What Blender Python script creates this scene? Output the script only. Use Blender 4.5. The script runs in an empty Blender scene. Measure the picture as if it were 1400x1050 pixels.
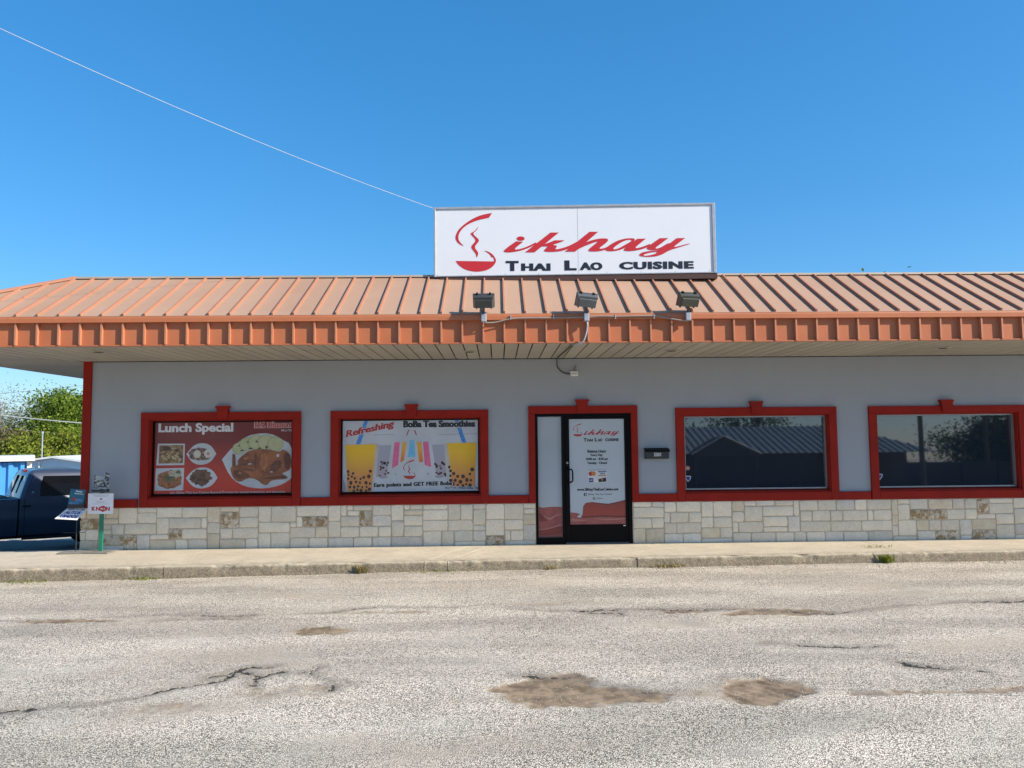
import bpy, bmesh, math, random
import numpy as np
from mathutils import Vector, Matrix
from mathutils.geometry import tessellate_polygon

scene = bpy.context.scene
COL = scene.collection
R = math.radians

# ------------------------------------------------------------------ camera
CAM = Vector((0.0, -12.7, 1.90))
PITCH, YAW, ROLL, FPX = 0.0696, 0.0199, 0.0096, 1050.0
cam_data = bpy.data.cameras.new('camera')
cam_data.sensor_fit = 'HORIZONTAL'
cam_data.sensor_width = 36.0
cam_data.lens = 36.0 * FPX / 1400.0
cam_data.clip_start = 0.05
cam_data.clip_end = 3000.0
cam = bpy.data.objects.new('camera', cam_data)
COL.objects.link(cam)
cp, sp = math.cos(PITCH), math.sin(PITCH)
fwd = Vector((0, cp, sp)); rgt = Vector((1, 0, 0)); dwn = Vector((0, sp, -cp))
cr, sr = math.cos(ROLL), math.sin(ROLL)
rgt, dwn = cr * rgt + sr * dwn, -sr * rgt + cr * dwn
rz = Matrix.Rotation(-YAW, 3, 'Z')
rgt, dwn, fwd = rz @ rgt, rz @ dwn, rz @ fwd
mw = Matrix((( rgt.x, -dwn.x, -fwd.x, CAM.x), (rgt.y, -dwn.y, -fwd.y, CAM.y), (rgt.z, -dwn.z, -fwd.z, CAM.z), (0, 0, 0, 1)))
cam.matrix_world = mw
scene.camera = cam

# ------------------------------------------------------------------ sky, sun, exposure
SUN = Vector((2.3, -1.0, 1.55)).normalized()          # towards the sun
elev = math.asin(SUN.z)
world = bpy.data.worlds.new('World')
scene.world = world
world.use_nodes = True
wn = world.node_tree
sky = wn.nodes.new('ShaderNodeTexSky')
sky.sky_type = 'NISHITA'
sky.sun_disc = False
sky.sun_elevation = elev
sky.sun_rotation = math.atan2(SUN.x, SUN.y)
sky.altitude = 0.0
sky.air_density = 1.0
sky.dust_density = 0.45
sky.ozone_density = 9.0
bg = wn.nodes['Background']
bg.inputs['Strength'].default_value = 0.134
# the phone's rendering of a clear sky: softer falloff to the horizon, richer blue, the same over the whole dome
sky_gamma = wn.nodes.new('ShaderNodeGamma'); sky_gamma.inputs['Gamma'].default_value = 0.64
sky_sat = wn.nodes.new('ShaderNodeHueSaturation'); sky_sat.inputs['Saturation'].default_value = 1.38
wn.links.new(sky.outputs['Color'], sky_gamma.inputs['Color'])
wn.links.new(sky_gamma.outputs['Color'], sky_sat.inputs['Color'])
wn.links.new(sky_sat.outputs['Color'], bg.inputs['Color'])
sun_data = bpy.data.lights.new('sun', 'SUN')
sun_data.energy = 3.2
sun_data.angle = R(0.5)
sun_data.color = (1.0, 0.925, 0.81)
sun = bpy.data.objects.new('sun', sun_data)
COL.objects.link(sun)
sun.location = SUN * 60
sun.rotation_euler = (-SUN).to_track_quat('-Z', 'Y').to_euler()
vs = scene.view_settings
vs.view_transform = 'Standard'
vs.look = 'None'
vs.exposure = 1.30
vs.gamma = 1.0
vs.use_curve_mapping = False

# ------------------------------------------------------------------ helpers: materials
def nd(nt, t, **kw):
    n = nt.nodes.new(t)
    for k, v in kw.items():
        setattr(n, k, v)
    return n
def lk(nt, a, b): nt.links.new(a, b)
def c4(c): return (c[0], c[1], c[2], 1.0)

MATS = {}
def M(name, c1, c2=None, scale=4.0, detail=6.0, rough=0.6, metal=0.0, ior=1.5, coat=0.0, bump=0.0, bscale=60.0,
      rnd=0.0, aniso=None, lo=0.3, hi=0.7, bdist=0.01, rvar=0.0, fine=0.0, coord='pos'):
    """procedural principled material: two colours mixed by noise over world position, per-object value shift, fine bump"""
    m = bpy.data.materials.new(name); m.use_nodes = True
    nt = m.node_tree
    p = nt.nodes['Principled BSDF']
    p.inputs['Roughness'].default_value = rough
    p.inputs['Metallic'].default_value = metal
    p.inputs['IOR'].default_value = ior
    p.inputs['Coat Weight'].default_value = coat
    p.inputs['Coat Roughness'].default_value = 0.05
    if coord == 'pos':
        co = nd(nt, 'ShaderNodeNewGeometry').outputs['Position']
    else:
        co = nd(nt, 'ShaderNodeTexCoord').outputs['Object']
    if aniso:
        mp = nd(nt, 'ShaderNodeMapping'); mp.inputs['Scale'].default_value = aniso
        lk(nt, co, mp.inputs['Vector']); cov = mp.outputs['Vector']
    else:
        cov = co
    if c2 is None: c2 = tuple(x * 0.86 for x in c1)
    nz = nd(nt, 'ShaderNodeTexNoise'); nz.inputs['Scale'].default_value = scale; nz.inputs['Detail'].default_value = detail
    nz.inputs['Roughness'].default_value = 0.62
    lk(nt, cov, nz.inputs['Vector'])
    rp = nd(nt, 'ShaderNodeValToRGB')
    rp.color_ramp.elements[0].position = lo; rp.color_ramp.elements[1].position = hi
    rp.color_ramp.elements[0].color = c4(c1); rp.color_ramp.elements[1].color = c4(c2)
    lk(nt, nz.outputs['Fac'], rp.inputs['Fac'])
    out = rp.outputs['Color']
    if fine > 0:
        n3 = nd(nt, 'ShaderNodeTexNoise'); n3.inputs['Scale'].default_value = bscale; n3.inputs['Detail'].default_value = 3
        lk(nt, co, n3.inputs['Vector'])
        mr = nd(nt, 'ShaderNodeMapRange'); mr.inputs['From Min'].default_value = 0.3; mr.inputs['From Max'].default_value = 0.7
        mr.inputs['To Min'].default_value = 1 - fine; mr.inputs['To Max'].default_value = 1 + fine
        lk(nt, n3.outputs['Fac'], mr.inputs['Value'])
        vm = nd(nt, 'ShaderNodeVectorMath', operation='SCALE'); lk(nt, out, vm.inputs[0]); lk(nt, mr.outputs['Result'], vm.inputs['Scale'])
        out = vm.outputs['Vector']
    if rnd > 0:
        oi = nd(nt, 'ShaderNodeObjectInfo')
        mr = nd(nt, 'ShaderNodeMapRange'); mr.inputs['To Min'].default_value = 1 - rnd; mr.inputs['To Max'].default_value = 1 + rnd
        lk(nt, oi.outputs['Random'], mr.inputs['Value'])
        vm = nd(nt, 'ShaderNodeVectorMath', operation='SCALE'); lk(nt, out, vm.inputs[0]); lk(nt, mr.outputs['Result'], vm.inputs['Scale'])
        out = vm.outputs['Vector']
    lk(nt, out, p.inputs['Base Color'])
    if rvar > 0:
        mr = nd(nt, 'ShaderNodeMapRange'); mr.inputs['To Min'].default_value = max(0, rough - rvar); mr.inputs['To Max'].default_value = min(1, rough + rvar)
        lk(nt, nz.outputs['Fac'], mr.inputs['Value']); lk(nt, mr.outputs['Result'], p.inputs['Roughness'])
    if bump > 0:
        n2 = nd(nt, 'ShaderNodeTexNoise'); n2.inputs['Scale'].default_value = bscale; n2.inputs['Detail'].default_value = 5
        lk(nt, co, n2.inputs['Vector'])
        b = nd(nt, 'ShaderNodeBump'); b.inputs['Strength'].default_value = bump; b.inputs['Distance'].default_value = bdist
        lk(nt, n2.outputs['Fac'], b.inputs['Height']); lk(nt, b.outputs['Normal'], p.inputs['Normal'])
    MATS[name] = m
    return m

def leaf_material(name, c1, c2, trans=0.35):
    m = bpy.data.materials.new(name); m.use_nodes = True
    nt = m.node_tree; nt.nodes.remove(nt.nodes['Principled BSDF'])
    out = nt.nodes['Material Output']
    g = nd(nt, 'ShaderNodeNewGeometry')
    nz = nd(nt, 'ShaderNodeTexNoise'); nz.inputs['Scale'].default_value = 2.2; nz.inputs['Detail'].default_value = 5
    lk(nt, g.outputs['Position'], nz.inputs['Vector'])
    wn_ = nd(nt, 'ShaderNodeMath', operation='ADD'); lk(nt, nz.outputs['Fac'], wn_.inputs[0])
    ri = nd(nt, 'ShaderNodeMath', operation='MULTIPLY_ADD'); ri.inputs[1].default_value = 0.5; ri.inputs[2].default_value = -0.25
    lk(nt, g.outputs['Random Per Island'], ri.inputs[0]); lk(nt, ri.outputs[0], wn_.inputs[1])
    rp = nd(nt, 'ShaderNodeValToRGB'); rp.color_ramp.elements[0].position = 0.25; rp.color_ramp.elements[1].position = 0.75
    rp.color_ramp.elements[0].color = c4(c1); rp.color_ramp.elements[1].color = c4(c2)
    lk(nt, wn_.outputs[0], rp.inputs['Fac'])
    d = nd(nt, 'ShaderNodeBsdfDiffuse'); t = nd(nt, 'ShaderNodeBsdfTranslucent')
    lk(nt, rp.outputs['Color'], d.inputs['Color']); lk(nt, rp.outputs['Color'], t.inputs['Color'])
    mx = nd(nt, 'ShaderNodeMixShader'); mx.inputs['Fac'].default_value = trans
    lk(nt, d.outputs[0], mx.inputs[1]); lk(nt, t.outputs[0], mx.inputs[2]); lk(nt, mx.outputs[0], out.inputs['Surface'])
    return m

# ------------------------------------------------------------------ helpers: meshes
class MB:
    def __init__(self): self.v = []; self.f = []
    def add(self, vs, fs):
        n = len(self.v); self.v += [tuple(a) for a in vs]; self.f += [tuple(i + n for i in f) for f in fs]; return self
    def box(self, x0, x1, y0, y1, z0, z1):
        return self.add([(x0,y0,z0),(x1,y0,z0),(x1,y1,z0),(x0,y1,z0),(x0,y0,z1),(x1,y0,z1),(x1,y1,z1),(x0,y1,z1)],
                        [(0,3,2,1),(4,5,6,7),(0,1,5,4),(1,2,6,5),(2,3,7,6),(3,0,4,7)])
    def cbox(self, x0, x1, y0, y1, z0, z1, b=0.006):
        """box chamfered on the edges of its -Y face"""
        v = [(x0,y1,z0),(x1,y1,z0),(x1,y1,z1),(x0,y1,z1),
             (x0,y0+b,z0),(x1,y0+b,z0),(x1,y0+b,z1),(x0,y0+b,z1),
             (x0+b,y0,z0+b),(x1-b,y0,z0+b),(x1-b,y0,z1-b),(x0+b,y0,z1-b)]
        f = [(0,1,2,3)]
        for o in (0, 4):
            for i in range(4):
                j = (i + 1) % 4; f.append((o+i, o+4+i, o+4+j, o+j))
        f.append((8,11,10,9))
        return self.add(v, f)
    def prism(self, pts, y0, y1):
        """(x,z) outline extruded from y0 to y1"""
        n = len(pts); v = [(p[0], y0, p[1]) for p in pts] + [(p[0], y1, p[1]) for p in pts]
        f = []
        for t in tessellate_polygon([[Vector((p[0], p[1], 0)) for p in pts]]):
            f.append(tuple(t)); f.append(tuple(i + n for i in reversed(t)))
        for i in range(n): f.append((i, (i+1) % n, (i+1) % n + n, i + n))
        return self.add(v, f)
    def prism_x(self, pts, x0, x1):
        """(y,z) outline extruded from x0 to x1"""
        n = len(pts); v = [(x0, p[0], p[1]) for p in pts] + [(x1, p[0], p[1]) for p in pts]
        f = []
        for t in tessellate_polygon([[Vector((p[0], p[1], 0)) for p in pts]]):
            f.append(tuple(t)); f.append(tuple(i + n for i in reversed(t)))
        for i in range(n): f.append((i, (i+1) % n, (i+1) % n + n, i + n))
        return self.add(v, f)
    def tube(self, pts, r, n=8, cap=True):
        pts = [Vector(p) for p in pts]
        rs = r if isinstance(r, (list, tuple)) else [r] * len(pts)
        v = []; prev = None
        for i, p in enumerate(pts):
            d = (pts[min(i+1, len(pts)-1)] - pts[max(i-1, 0)]).normalized()
            up = prev if prev is not None else (Vector((0,0,1)) if abs(d.z) < 0.9 else Vector((1,0,0)))
            a = (up - d * up.dot(d)).normalized(); b = d.cross(a); prev = a
            for k in range(n):
                t = 2*math.pi*k/n; v.append(p + (a*math.cos(t) + b*math.sin(t)) * rs[i])
        f = []
        for i in range(len(pts)-1):
            for k in range(n):
                f.append((i*n+k, i*n+(k+1)%n, (i+1)*n+(k+1)%n, (i+1)*n+k))
        if cap:
            f.append(tuple(range(n-1, -1, -1))); f.append(tuple((len(pts)-1)*n + k for k in range(n)))
        return self.add(v, f)
    def lathe(self, prof, axis='y', n=24, origin=(0,0,0)):
        """profile of (radius, along) turned about an axis"""
        v = []; o = Vector(origin)
        for r, h in prof:
            for k in range(n):
                t = 2*math.pi*k/n; c, s = r*math.cos(t), r*math.sin(t)
                v.append(o + (Vector((c, h, s)) if axis == 'y' else Vector((c, s, h)) if axis == 'z' else Vector((h, c, s))))
        f = []
        for i in range(len(prof)-1):
            for k in range(n): f.append((i*n+k, i*n+(k+1)%n, (i+1)*n+(k+1)%n, (i+1)*n+k))
        f.append(tuple(range(n-1,-1,-1))); f.append(tuple((len(prof)-1)*n+k for k in range(n)))
        return self.add(v, f)
    def mesh(self, name, smooth=False):
        me = bpy.data.meshes.new(name); me.from_pydata([tuple(a) for a in self.v], [], self.f); me.update()
        bm = bmesh.new(); bm.from_mesh(me); bmesh.ops.recalc_face_normals(bm, faces=bm.faces); bm.to_mesh(me); bm.free()
        if smooth:
            me.shade_smooth()
        return me
def obj(name, mb, mat, parent=None, loc=(0,0,0), smooth=False, kind=None, label=None):
    me = mb.mesh(name, smooth) if isinstance(mb, MB) else mb
    if mat is not None and not me.materials: me.materials.append(mat)
    o = bpy.data.objects.new(name, me); COL.objects.link(o); o.location = loc
    if parent is not None: o.parent = parent
    if kind: o['kind'] = kind
    if label: o['label'] = label
    return o
def tag(o, label, cat, group=None):
    o['label'] = label; o['category'] = cat
    if group: o['group'] = group
    return o
def thing(name, label, cat, loc=(0,0,0), rot=(0,0,0), group=None):
    o = bpy.data.objects.new(name, None); COL.objects.link(o); o.location = loc; o.rotation_euler = rot
    o.empty_display_size = 0.2
    return tag(o, label, cat, group)
def part_empty(name, parent, loc=(0,0,0)):
    o = bpy.data.objects.new(name, None); COL.objects.link(o); o.location = loc; o.parent = parent; return o
def edge_split_smooth(o, ang=35):
    o.data.shade_smooth()
    try: o.data.set_sharp_from_angle(angle=R(ang))
    except Exception: pass

def vnoise(x, y, seed=0):
    xi = np.floor(x).astype(np.int64); yi = np.floor(y).astype(np.int64); xf = x - xi; yf = y - yi
    def h(a, b):
        n = (a * 374761393 + b * 668265263 + seed * 974634777) & 0xFFFFFFFF
        n = ((n ^ (n >> 13)) * 1274126177) & 0xFFFFFFFF
        return ((n ^ (n >> 16)) & 0xFFFF) / 65535.0
    u = xf*xf*(3-2*xf); w = yf*yf*(3-2*yf)
    return (h(xi,yi)*(1-u)+h(xi+1,yi)*u)*(1-w) + (h(xi,yi+1)*(1-u)+h(xi+1,yi+1)*u)*w
def fbm(x, y, seed=0, oct=4):
    s = 0; a = 0.5; t = 0
    for i in range(oct):
        s = s + a*vnoise(x*2**i + 17.3*i, y*2**i - 9.1*i, seed+i); t += a; a *= 0.55
    return s / t

# ------------------------------------------------------------------ helpers: flat print and lettering
def chaikin(pts, it):
    for _ in range(it):
        q = []
        for i in range(len(pts)):
            a, b = pts[i], pts[(i+1) % len(pts)]
            q.append((a[0]*.75+b[0]*.25, a[1]*.75+b[1]*.25)); q.append((a[0]*.25+b[0]*.75, a[1]*.25+b[1]*.75))
        pts = q
    return pts
_text_cache = {}
def text_geo(s, bold=0.0, spacing=1.0):
    key = (s, bold, spacing)
    if key in _text_cache: return _text_cache[key]
    cu = bpy.data.curves.new('t', 'FONT'); cu.body = s; cu.size = 1.0; cu.offset = bold; cu.space_character = spacing
    cu.resolution_u = 3
    o = bpy.data.objects.new('t', cu); COL.objects.link(o)
    dg = bpy.context.evaluated_depsgraph_get(); dg.update()
    me = o.evaluated_get(dg).to_mesh()
    v = [(a.co.x, a.co.y) for a in me.vertices]; f = [tuple(p.vertices) for p in me.polygons]
    o.evaluated_get(dg).to_mesh_clear()
    bpy.data.objects.remove(o); bpy.data.curves.remove(cu)
    _text_cache[key] = (v, f)
    return v, f
class Flat:
    """collects flat shapes on a plane facing -Y; map(px,py)->(x,z); each layer a hair further out"""
    def __init__(self, mp, y, step=0.0006): self.mp = mp; self.y = y; self.step = step
    def poly(self, mb, loops, layer, sm=0):
        if isinstance(loops[0][0], (int, float)): loops = [loops]
        loops = [chaikin(list(l), sm) for l in loops]
        L = [[Vector((*self.mp(p[0], p[1]), 0)) for p in l] for l in loops]
        flat = [p for l in L for p in l]
        t = tessellate_polygon(L)
        mb.add([(p.x, self.y - layer*self.step, p.y) for p in flat], [tuple(a) for a in t]); return mb
    def ell(self, mb, cx, cy, rx, ry, layer, n=24, jit=0, rnd=None, rot=0):
        pts = []
        for k in range(n):
            t = 2*math.pi*k/n; j = 1 + (rnd.uniform(-jit, jit) if jit else 0)
            a, b = rx*j*math.cos(t), ry*j*math.sin(t)
            pts.append((cx + a*math.cos(rot) - b*math.sin(rot), cy + a*math.sin(rot) + b*math.cos(rot)))
        return self.poly(mb, pts, layer)
    def text(self, mb, s, x0, y0, x1, y1, layer, bold=0.0, shear=0.0, rise=0.0, spacing=1.0):
        """fit string s into the pixel box; rise = pixels the baseline climbs over the width"""
        v, f = text_geo(s, bold, spacing)
        if not v: return mb
        ax = min(a[0] for a in v); bx = max(a[0] for a in v); ay = min(a[1] for a in v); by = max(a[1] for a in v)
        out = []
        for a in v:
            u = (a[0]-ax)/(bx-ax); w = (a[1]-ay)/(by-ay)
            px = x0 + u*(x1-x0) + shear*w; py = y1 + w*(y0-y1) - rise*u
            X, Z = self.mp(px, py); out.append((X, self.y - layer*self.step, Z))
        mb.add(out, f); return mb

def prints(F, name, mat, parent, *polys):
    for pl in polys:
        pts, layer = pl[0], pl[1]; sm = pl[2] if len(pl) > 2 else 0
        obj(name, F.poly(MB(), pts, layer, sm), mat, parent)
def discs(F, name, mat, parent, *els, **kw):
    for e in els: obj(name, F.ell(MB(), *e, **kw), mat, parent)
def lines(F, name, mat, parent, *texts, fat=0.0, **kw):
    for t in texts:
        mb = MB(); s_, x0, y0, x1, y1, layer, bold = t[:7]; k2 = dict(kw); k2.update(t[7] if len(t) > 7 else {})
        if fat:
            for i, d in enumerate((-fat, 0, fat)): F.text(mb, s_, x0+d, y0, x1+d, y1, layer+i*.4, bold, **k2)
        else: F.text(mb, s_, x0, y0, x1, y1, layer, bold, **k2)
        obj(name, mb, mat, parent)

# ------------------------------------------------------------------ materials
m_asphalt = None
m_concrete = M('concrete_walk', (0.47,0.41,0.31), (0.36,0.31,0.235), scale=2.2, detail=9, rough=0.85, bump=0.5, bscale=160, fine=0.2, bdist=0.004)
m_stucco = M('stucco_blue_grey', (0.335,0.362,0.40), (0.305,0.33,0.365), scale=1.6, detail=9, rough=0.8, bump=0.5, bscale=70, fine=0.05, bdist=0.006, aniso=(1.1,1,0.5), lo=.25, hi=.85)
m_red = M('red_trim_paint', (0.315,0.018,0.009), (0.235,0.014,0.008), scale=2.2, detail=9, rough=0.6, ior=1.25, fine=0.08, bump=0.2, bscale=60, bdist=0.003)
m_roof = M('faded_roof_metal', (0.42,0.27,0.185), (0.37,0.225,0.148), scale=0.7, detail=6, rough=0.6, ior=1.3, rnd=0.03, bump=0.03, bscale=5, bdist=0.01, aniso=(1,1,1))
m_fascia = M('terracotta_metal', (0.44,0.150,0.068), (0.39,0.126,0.055), scale=1.6, detail=7, rough=0.55, ior=1.35, rnd=0.04, bump=0.04, bscale=9, bdist=0.01)
m_rib = M('rib_metal', (0.40,0.19,0.12), (0.36,0.165,0.10), scale=1.5, rough=0.6, ior=1.3)
m_fascia_rib = M('fascia_rib_metal', (0.46,0.19,0.10), (0.42,0.165,0.085), scale=1.5, rough=0.5)
m_cap = M('ridge_cap_metal', (0.42,0.36,0.28), (0.34,0.27,0.2), scale=2, rough=0.5)
m_soffit = M('soffit_board', (0.42,0.385,0.315), (0.355,0.325,0.265), scale=1.3, detail=8, rough=0.6, rnd=0.07)
m_gap = M('dark_gap', (0.03,0.025,0.02), rough=0.9)
m_mortar = M('mortar', (0.60,0.51,0.37), (0.50,0.42,0.30), scale=8, rough=0.95, bump=0.5, bscale=120, bdist=0.004)
m_stone = M('cream_limestone', (0.83,0.73,0.57), (0.74,0.64,0.48), scale=6, detail=9, rough=0.85, rnd=0.12, bump=0.6, bscale=45, fine=0.08, bdist=0.008, lo=0.35, hi=0.75)
m_stone_grey = M('grey_limestone', (0.78,0.71,0.59), (0.64,0.575,0.47), scale=7, detail=9, rough=0.85, rnd=0.12, bump=0.7, bscale=35, fine=0.08, bdist=0.012)
m_stone_tan = M('tan_limestone', (0.75,0.645,0.48), (0.65,0.52,0.345), scale=7, detail=9, rough=0.85, rnd=0.1, bump=0.6, bscale=45, fine=0.08, bdist=0.008)
m_stone_rust = M('rusty_pitted_stone', (0.37,0.25,0.125), (0.64,0.55,0.42), scale=14, detail=6, rough=0.9, rnd=0.12, bump=1.0, bscale=40, fine=0.2, bdist=0.015, lo=0.45, hi=0.56)
m_black = M('black_aluminium', (0.004,0.0035,0.004), (0.006,0.005,0.005), scale=6, rough=0.45, ior=1.2)
m_alu = M('grey_aluminium', (0.35,0.36,0.37), (0.28,0.29,0.3), scale=6, rough=0.35, metal=0.6)
m_glass = M('dark_window_glass', (0.017,0.026,0.040), (0.012,0.020,0.031), scale=0.8, rough=0.02, ior=2.1)
m_white = M('white_paint', (0.78,0.79,0.80), (0.74,0.74,0.74), scale=2.5, rough=0.4)
m_signface = M('white_sign_acrylic', (0.70,0.71,0.73), (0.67,0.68,0.70), scale=1.2, rough=0.35, coat=0.2)
m_signred = M('sign_red_vinyl', (0.52,0.022,0.026), (0.47,0.02,0.024), scale=3, rough=0.4)
m_signblack = M('sign_black_vinyl', (0.012,0.014,0.022), (0.016,0.018,0.026), scale=3, rough=0.4)
m_steel = M('galvanised_steel', (0.42,0.44,0.46), (0.33,0.35,0.37), scale=14, rough=0.45, metal=0.4)
m_conduit = M('grey_conduit', (0.30,0.27,0.24), (0.24,0.21,0.18), scale=9, rough=0.55)
m_jbox = M('grey_junction_box', (0.34,0.38,0.42), (0.30,0.33,0.36), scale=7, rough=0.5, metal=0.2)
m_flood = M('bronze_floodlight', (0.035,0.038,0.036), (0.055,0.06,0.058), scale=9, rough=0.45)
m_brown = M('brown_sign_base', (0.07,0.03,0.02), (0.05,0.022,0.016), scale=5, rough=0.6)
m_rust = M('rust_stain', (0.42,0.2,0.07), (0.5,0.3,0.16), scale=6, rough=0.8)

# ------------------------------------------------------------------ the ground: one sheet
CRACKS = [[(-7.4,-4.1),(-6.4,-4.05),(-5.14,-4.12),(-4.16,-4.05),(-3.7,-4.0),(-2.9,-4.08),(-1.94,-4.05),(-1.6,-3.85),(-1.35,-3.75),(-0.9,-3.86),(-0.34,-3.89),(-0.14,-3.71),(0.15,-3.95),(0.47,-4.06),(1.0,-4.15),(1.68,-4.10),(2.56,-4.13),(3.2,-4.3),(3.58,-4.40),(4.5,-4.1),(5.37,-3.95),(5.93,-3.95),(7.5,-3.9)],
          [(-4.6,-7.1),(-3.54,-7.03),(-2.94,-6.91),(-2.6,-6.66),(-2.22,-6.41),(-2.18,-6.15),(-1.95,-6.37),(-1.85,-6.26),(-1.52,-6.22),(-1.41,-6.41),(-1.13,-6.55)],
          [(-2.31,-6.31),(-2.07,-6.07),(-1.9,-6.07)], [(-1.52,-6.22),(-1.48,-6.08)], [(-1.33,-6.45),(-1.3,-6.72)], [(-1.95,-6.37),(-1.9,-6.55)],
          [(0.05,-6.42),(0.33,-6.50),(0.62,-6.55),(0.85,-6.69),(1.08,-6.84),(1.36,-6.82)],
          [(1.62,-6.76),(1.72,-6.62),(1.83,-6.53),(2.01,-6.54),(2.16,-6.67),(2.30,-6.81),(2.78,-6.95)],
          [(3.3,-6.2),(3.45,-6.35),(3.9,-6.5)],
          [(-3.7,-4.25),(-2.9,-4.2),(-2.2,-4.3)], [(0.98,-4.22),(1.32,-4.33)], [(2.4,-5.6),(3.0,-5.75),(3.5,-5.7)]]
DIRT = [(0.40,-6.82,0.46,0.40,1.0),(0.85,-6.9,0.42,0.22,0.9),(1.95,-6.84,0.46,0.30,1.0),(1.45,-6.9,0.3,0.10,0.5),(3.05,-4.33,0.62,0.16,0.95),(2.0,-4.2,0.33,0.12,0.8),(4.3,-4.2,0.7,0.1,0.4),(-4.6,-4.2,0.6,0.12,0.75),
        (-1.8,-4.83,0.40,0.2,0.75),(-1.0,-4.1,0.3,0.1,0.6),(-1.55,-6.72,0.6,0.22,0.5),(-2.35,-6.98,0.35,0.14,0.5),(0.5,-3.75,0.5,0.08,0.5),(3.6,-6.95,1.4,0.06,0.6),(-0.6,-6.97,0.9,0.05,0.4),(-3.2,-4.15,0.9,0.07,0.5),(1.6,-2.3,1.2,0.08,0.4),(-1.6,-4.05,0.7,0.1,0.5)]
def ground_h(x, y):
    s = np.clip((y - 0.3)/6.5, 0, 1); s = s*s*(3-2*s)
    l = np.clip((-6.3 - x)/1.5, 0, 1)
    h = -0.72*s*np.maximum(l, np.clip((y-3)/3, 0, 1)) - 0.45*np.clip((y-7)/22, 0, 1)
    h = h - 0.05*np.clip((-1.5-x)/6, 0, 1)*np.clip((0.3-y)/0.5, 0, 1)
    b = np.clip((-15.5 - y)/14, 0, 1); b = b*b*(3-2*b)
    return h - 1.25*b
def build_ground():
    ys = [-8.6]
    while ys[-1] < -1.25:
        d = ys[-1] + 12.7; ys.append(ys[-1] + 0.013*(d/4.5)**1.25)
    ys = np.array(list(-8.6 - np.array([0.2,0.5,1,2,3.2,4.5,6,8,10,12,14,16,18,20,23,27,32,40,60,90,150,260,500])[::-1]) + ys + [-0.8,-0.3,0.2,0.7,1.2,1.8,2.4,3,3.6,4.2,4.8,5.4,6,6.6,7.4,8.5,10,13,16,20,25,30,40,60,100,180,350,900])
    xs = np.concatenate([[-900,-300,-150,-80,-50,-35,-26,-20,-17,-14.5,-13,-12,-11.2,-10.6,-10,-9.5,-9,-8.6,-8.2], np.arange(-7.9, 9.6, 0.021), [9.9,10.4,11,12,13.5,15,18,22,27,34,45,60,90,150,300,900]])
    X, Y = np.meshgrid(xs, ys)
    nx, ny = len(xs), len(ys)
    wx = X + 0.16*(fbm(X*2.4, Y*2.4, 3) - .5) + 0.05*(fbm(X*14, Y*14, 5, 3) - .5)
    wy = Y + 0.18*(fbm(X*2.1, Y*2.1, 7) - .5) + 0.09*(fbm(X*13, Y*13, 9, 3) - .5)
    crack = np.full(X.shape, 9.0)
    near = (Y > -9) & (Y < -1) & (np.abs(X) < 10)
    gx, gy = wx[near], wy[near]
    cd = np.full(gx.shape, 9.0)
    for pl in CRACKS:
        for (ax, ay), (bx, by) in zip(pl[:-1], pl[1:]):
            dx, dy = bx-ax, by-ay; L = dx*dx+dy*dy
            t = np.clip(((gx-ax)*dx + (gy-ay)*dy)/L, 0, 1)
            cd = np.minimum(cd, np.hypot(gx-ax-t*dx, gy-ay-t*dy))
    breakup = fbm(gx*1.3, gy*1.3, 21) - 0.5
    crack[near] = cd + np.maximum(0, 0.026 - 0.26*breakup - 0.10*(fbm(gx*9, gy*9, 23)-.5))
    wob = fbm(gx*3.2, gy*5.5, 71) - .5
    dirt = np.zeros(X.shape); dd = np.zeros(gx.shape)
    for cx, cy, rx, ry, w in DIRT:
        e = 1 - np.hypot((gx-cx)/rx, (gy-cy)/ry) + 0.9*wob
        dd = np.maximum(dd, np.clip(e*1.6 + 0.35, 0, 1)*w)
    dirt[near] = dd
    hole = np.zeros(X.shape); hole[near] = np.clip((dd + 0.5*(fbm(gx*7, gy*7, 61)-.5))*3.2-1.3, 0, 1)
    Z = ground_h(X, Y)
    Z = Z + np.where(near, 0.02*(fbm(X*0.8, Y*0.8, 31)-.5) + 0.005*(fbm(X*9, Y*9, 33, 3)-.5), 0)
    Z = Z - hole*(0.010 + 0.006*(fbm(X*16, Y*16, 40, 3)-.5) + 0.0035*np.sin((X*0.75+Y*0.55)*75)*(X > 1.4)) - 0.013*np.clip(1 - crack/0.03, 0, 1)
    v = np.stack([X, Y, Z], -1).reshape(-1, 3).astype(np.float32)
    idx = np.arange(nx*ny).reshape(ny, nx)
    q = np.stack([idx[:-1,:-1], idx[:-1,1:], idx[1:,1:], idx[1:,:-1]], -1).reshape(-1, 4).astype(np.int32)
    me = bpy.data.meshes.new('ground')
    me.vertices.add(len(v)); me.vertices.foreach_set('co', v.ravel())
    me.loops.add(q.size); me.loops.foreach_set('vertex_index', q.ravel())
    me.polygons.add(len(q)); me.polygons.foreach_set('loop_start', np.arange(0, q.size, 4, dtype=np.int32))
    me.update(calc_edges=True)
    for nme, arr in (('crack', crack), ('dirt', dirt)):
        a = me.attributes.new(nme, 'FLOAT', 'POINT'); a.data.foreach_set('value', arr.ravel().astype(np.float32))
    me.shade_smooth()
    return me
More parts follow.
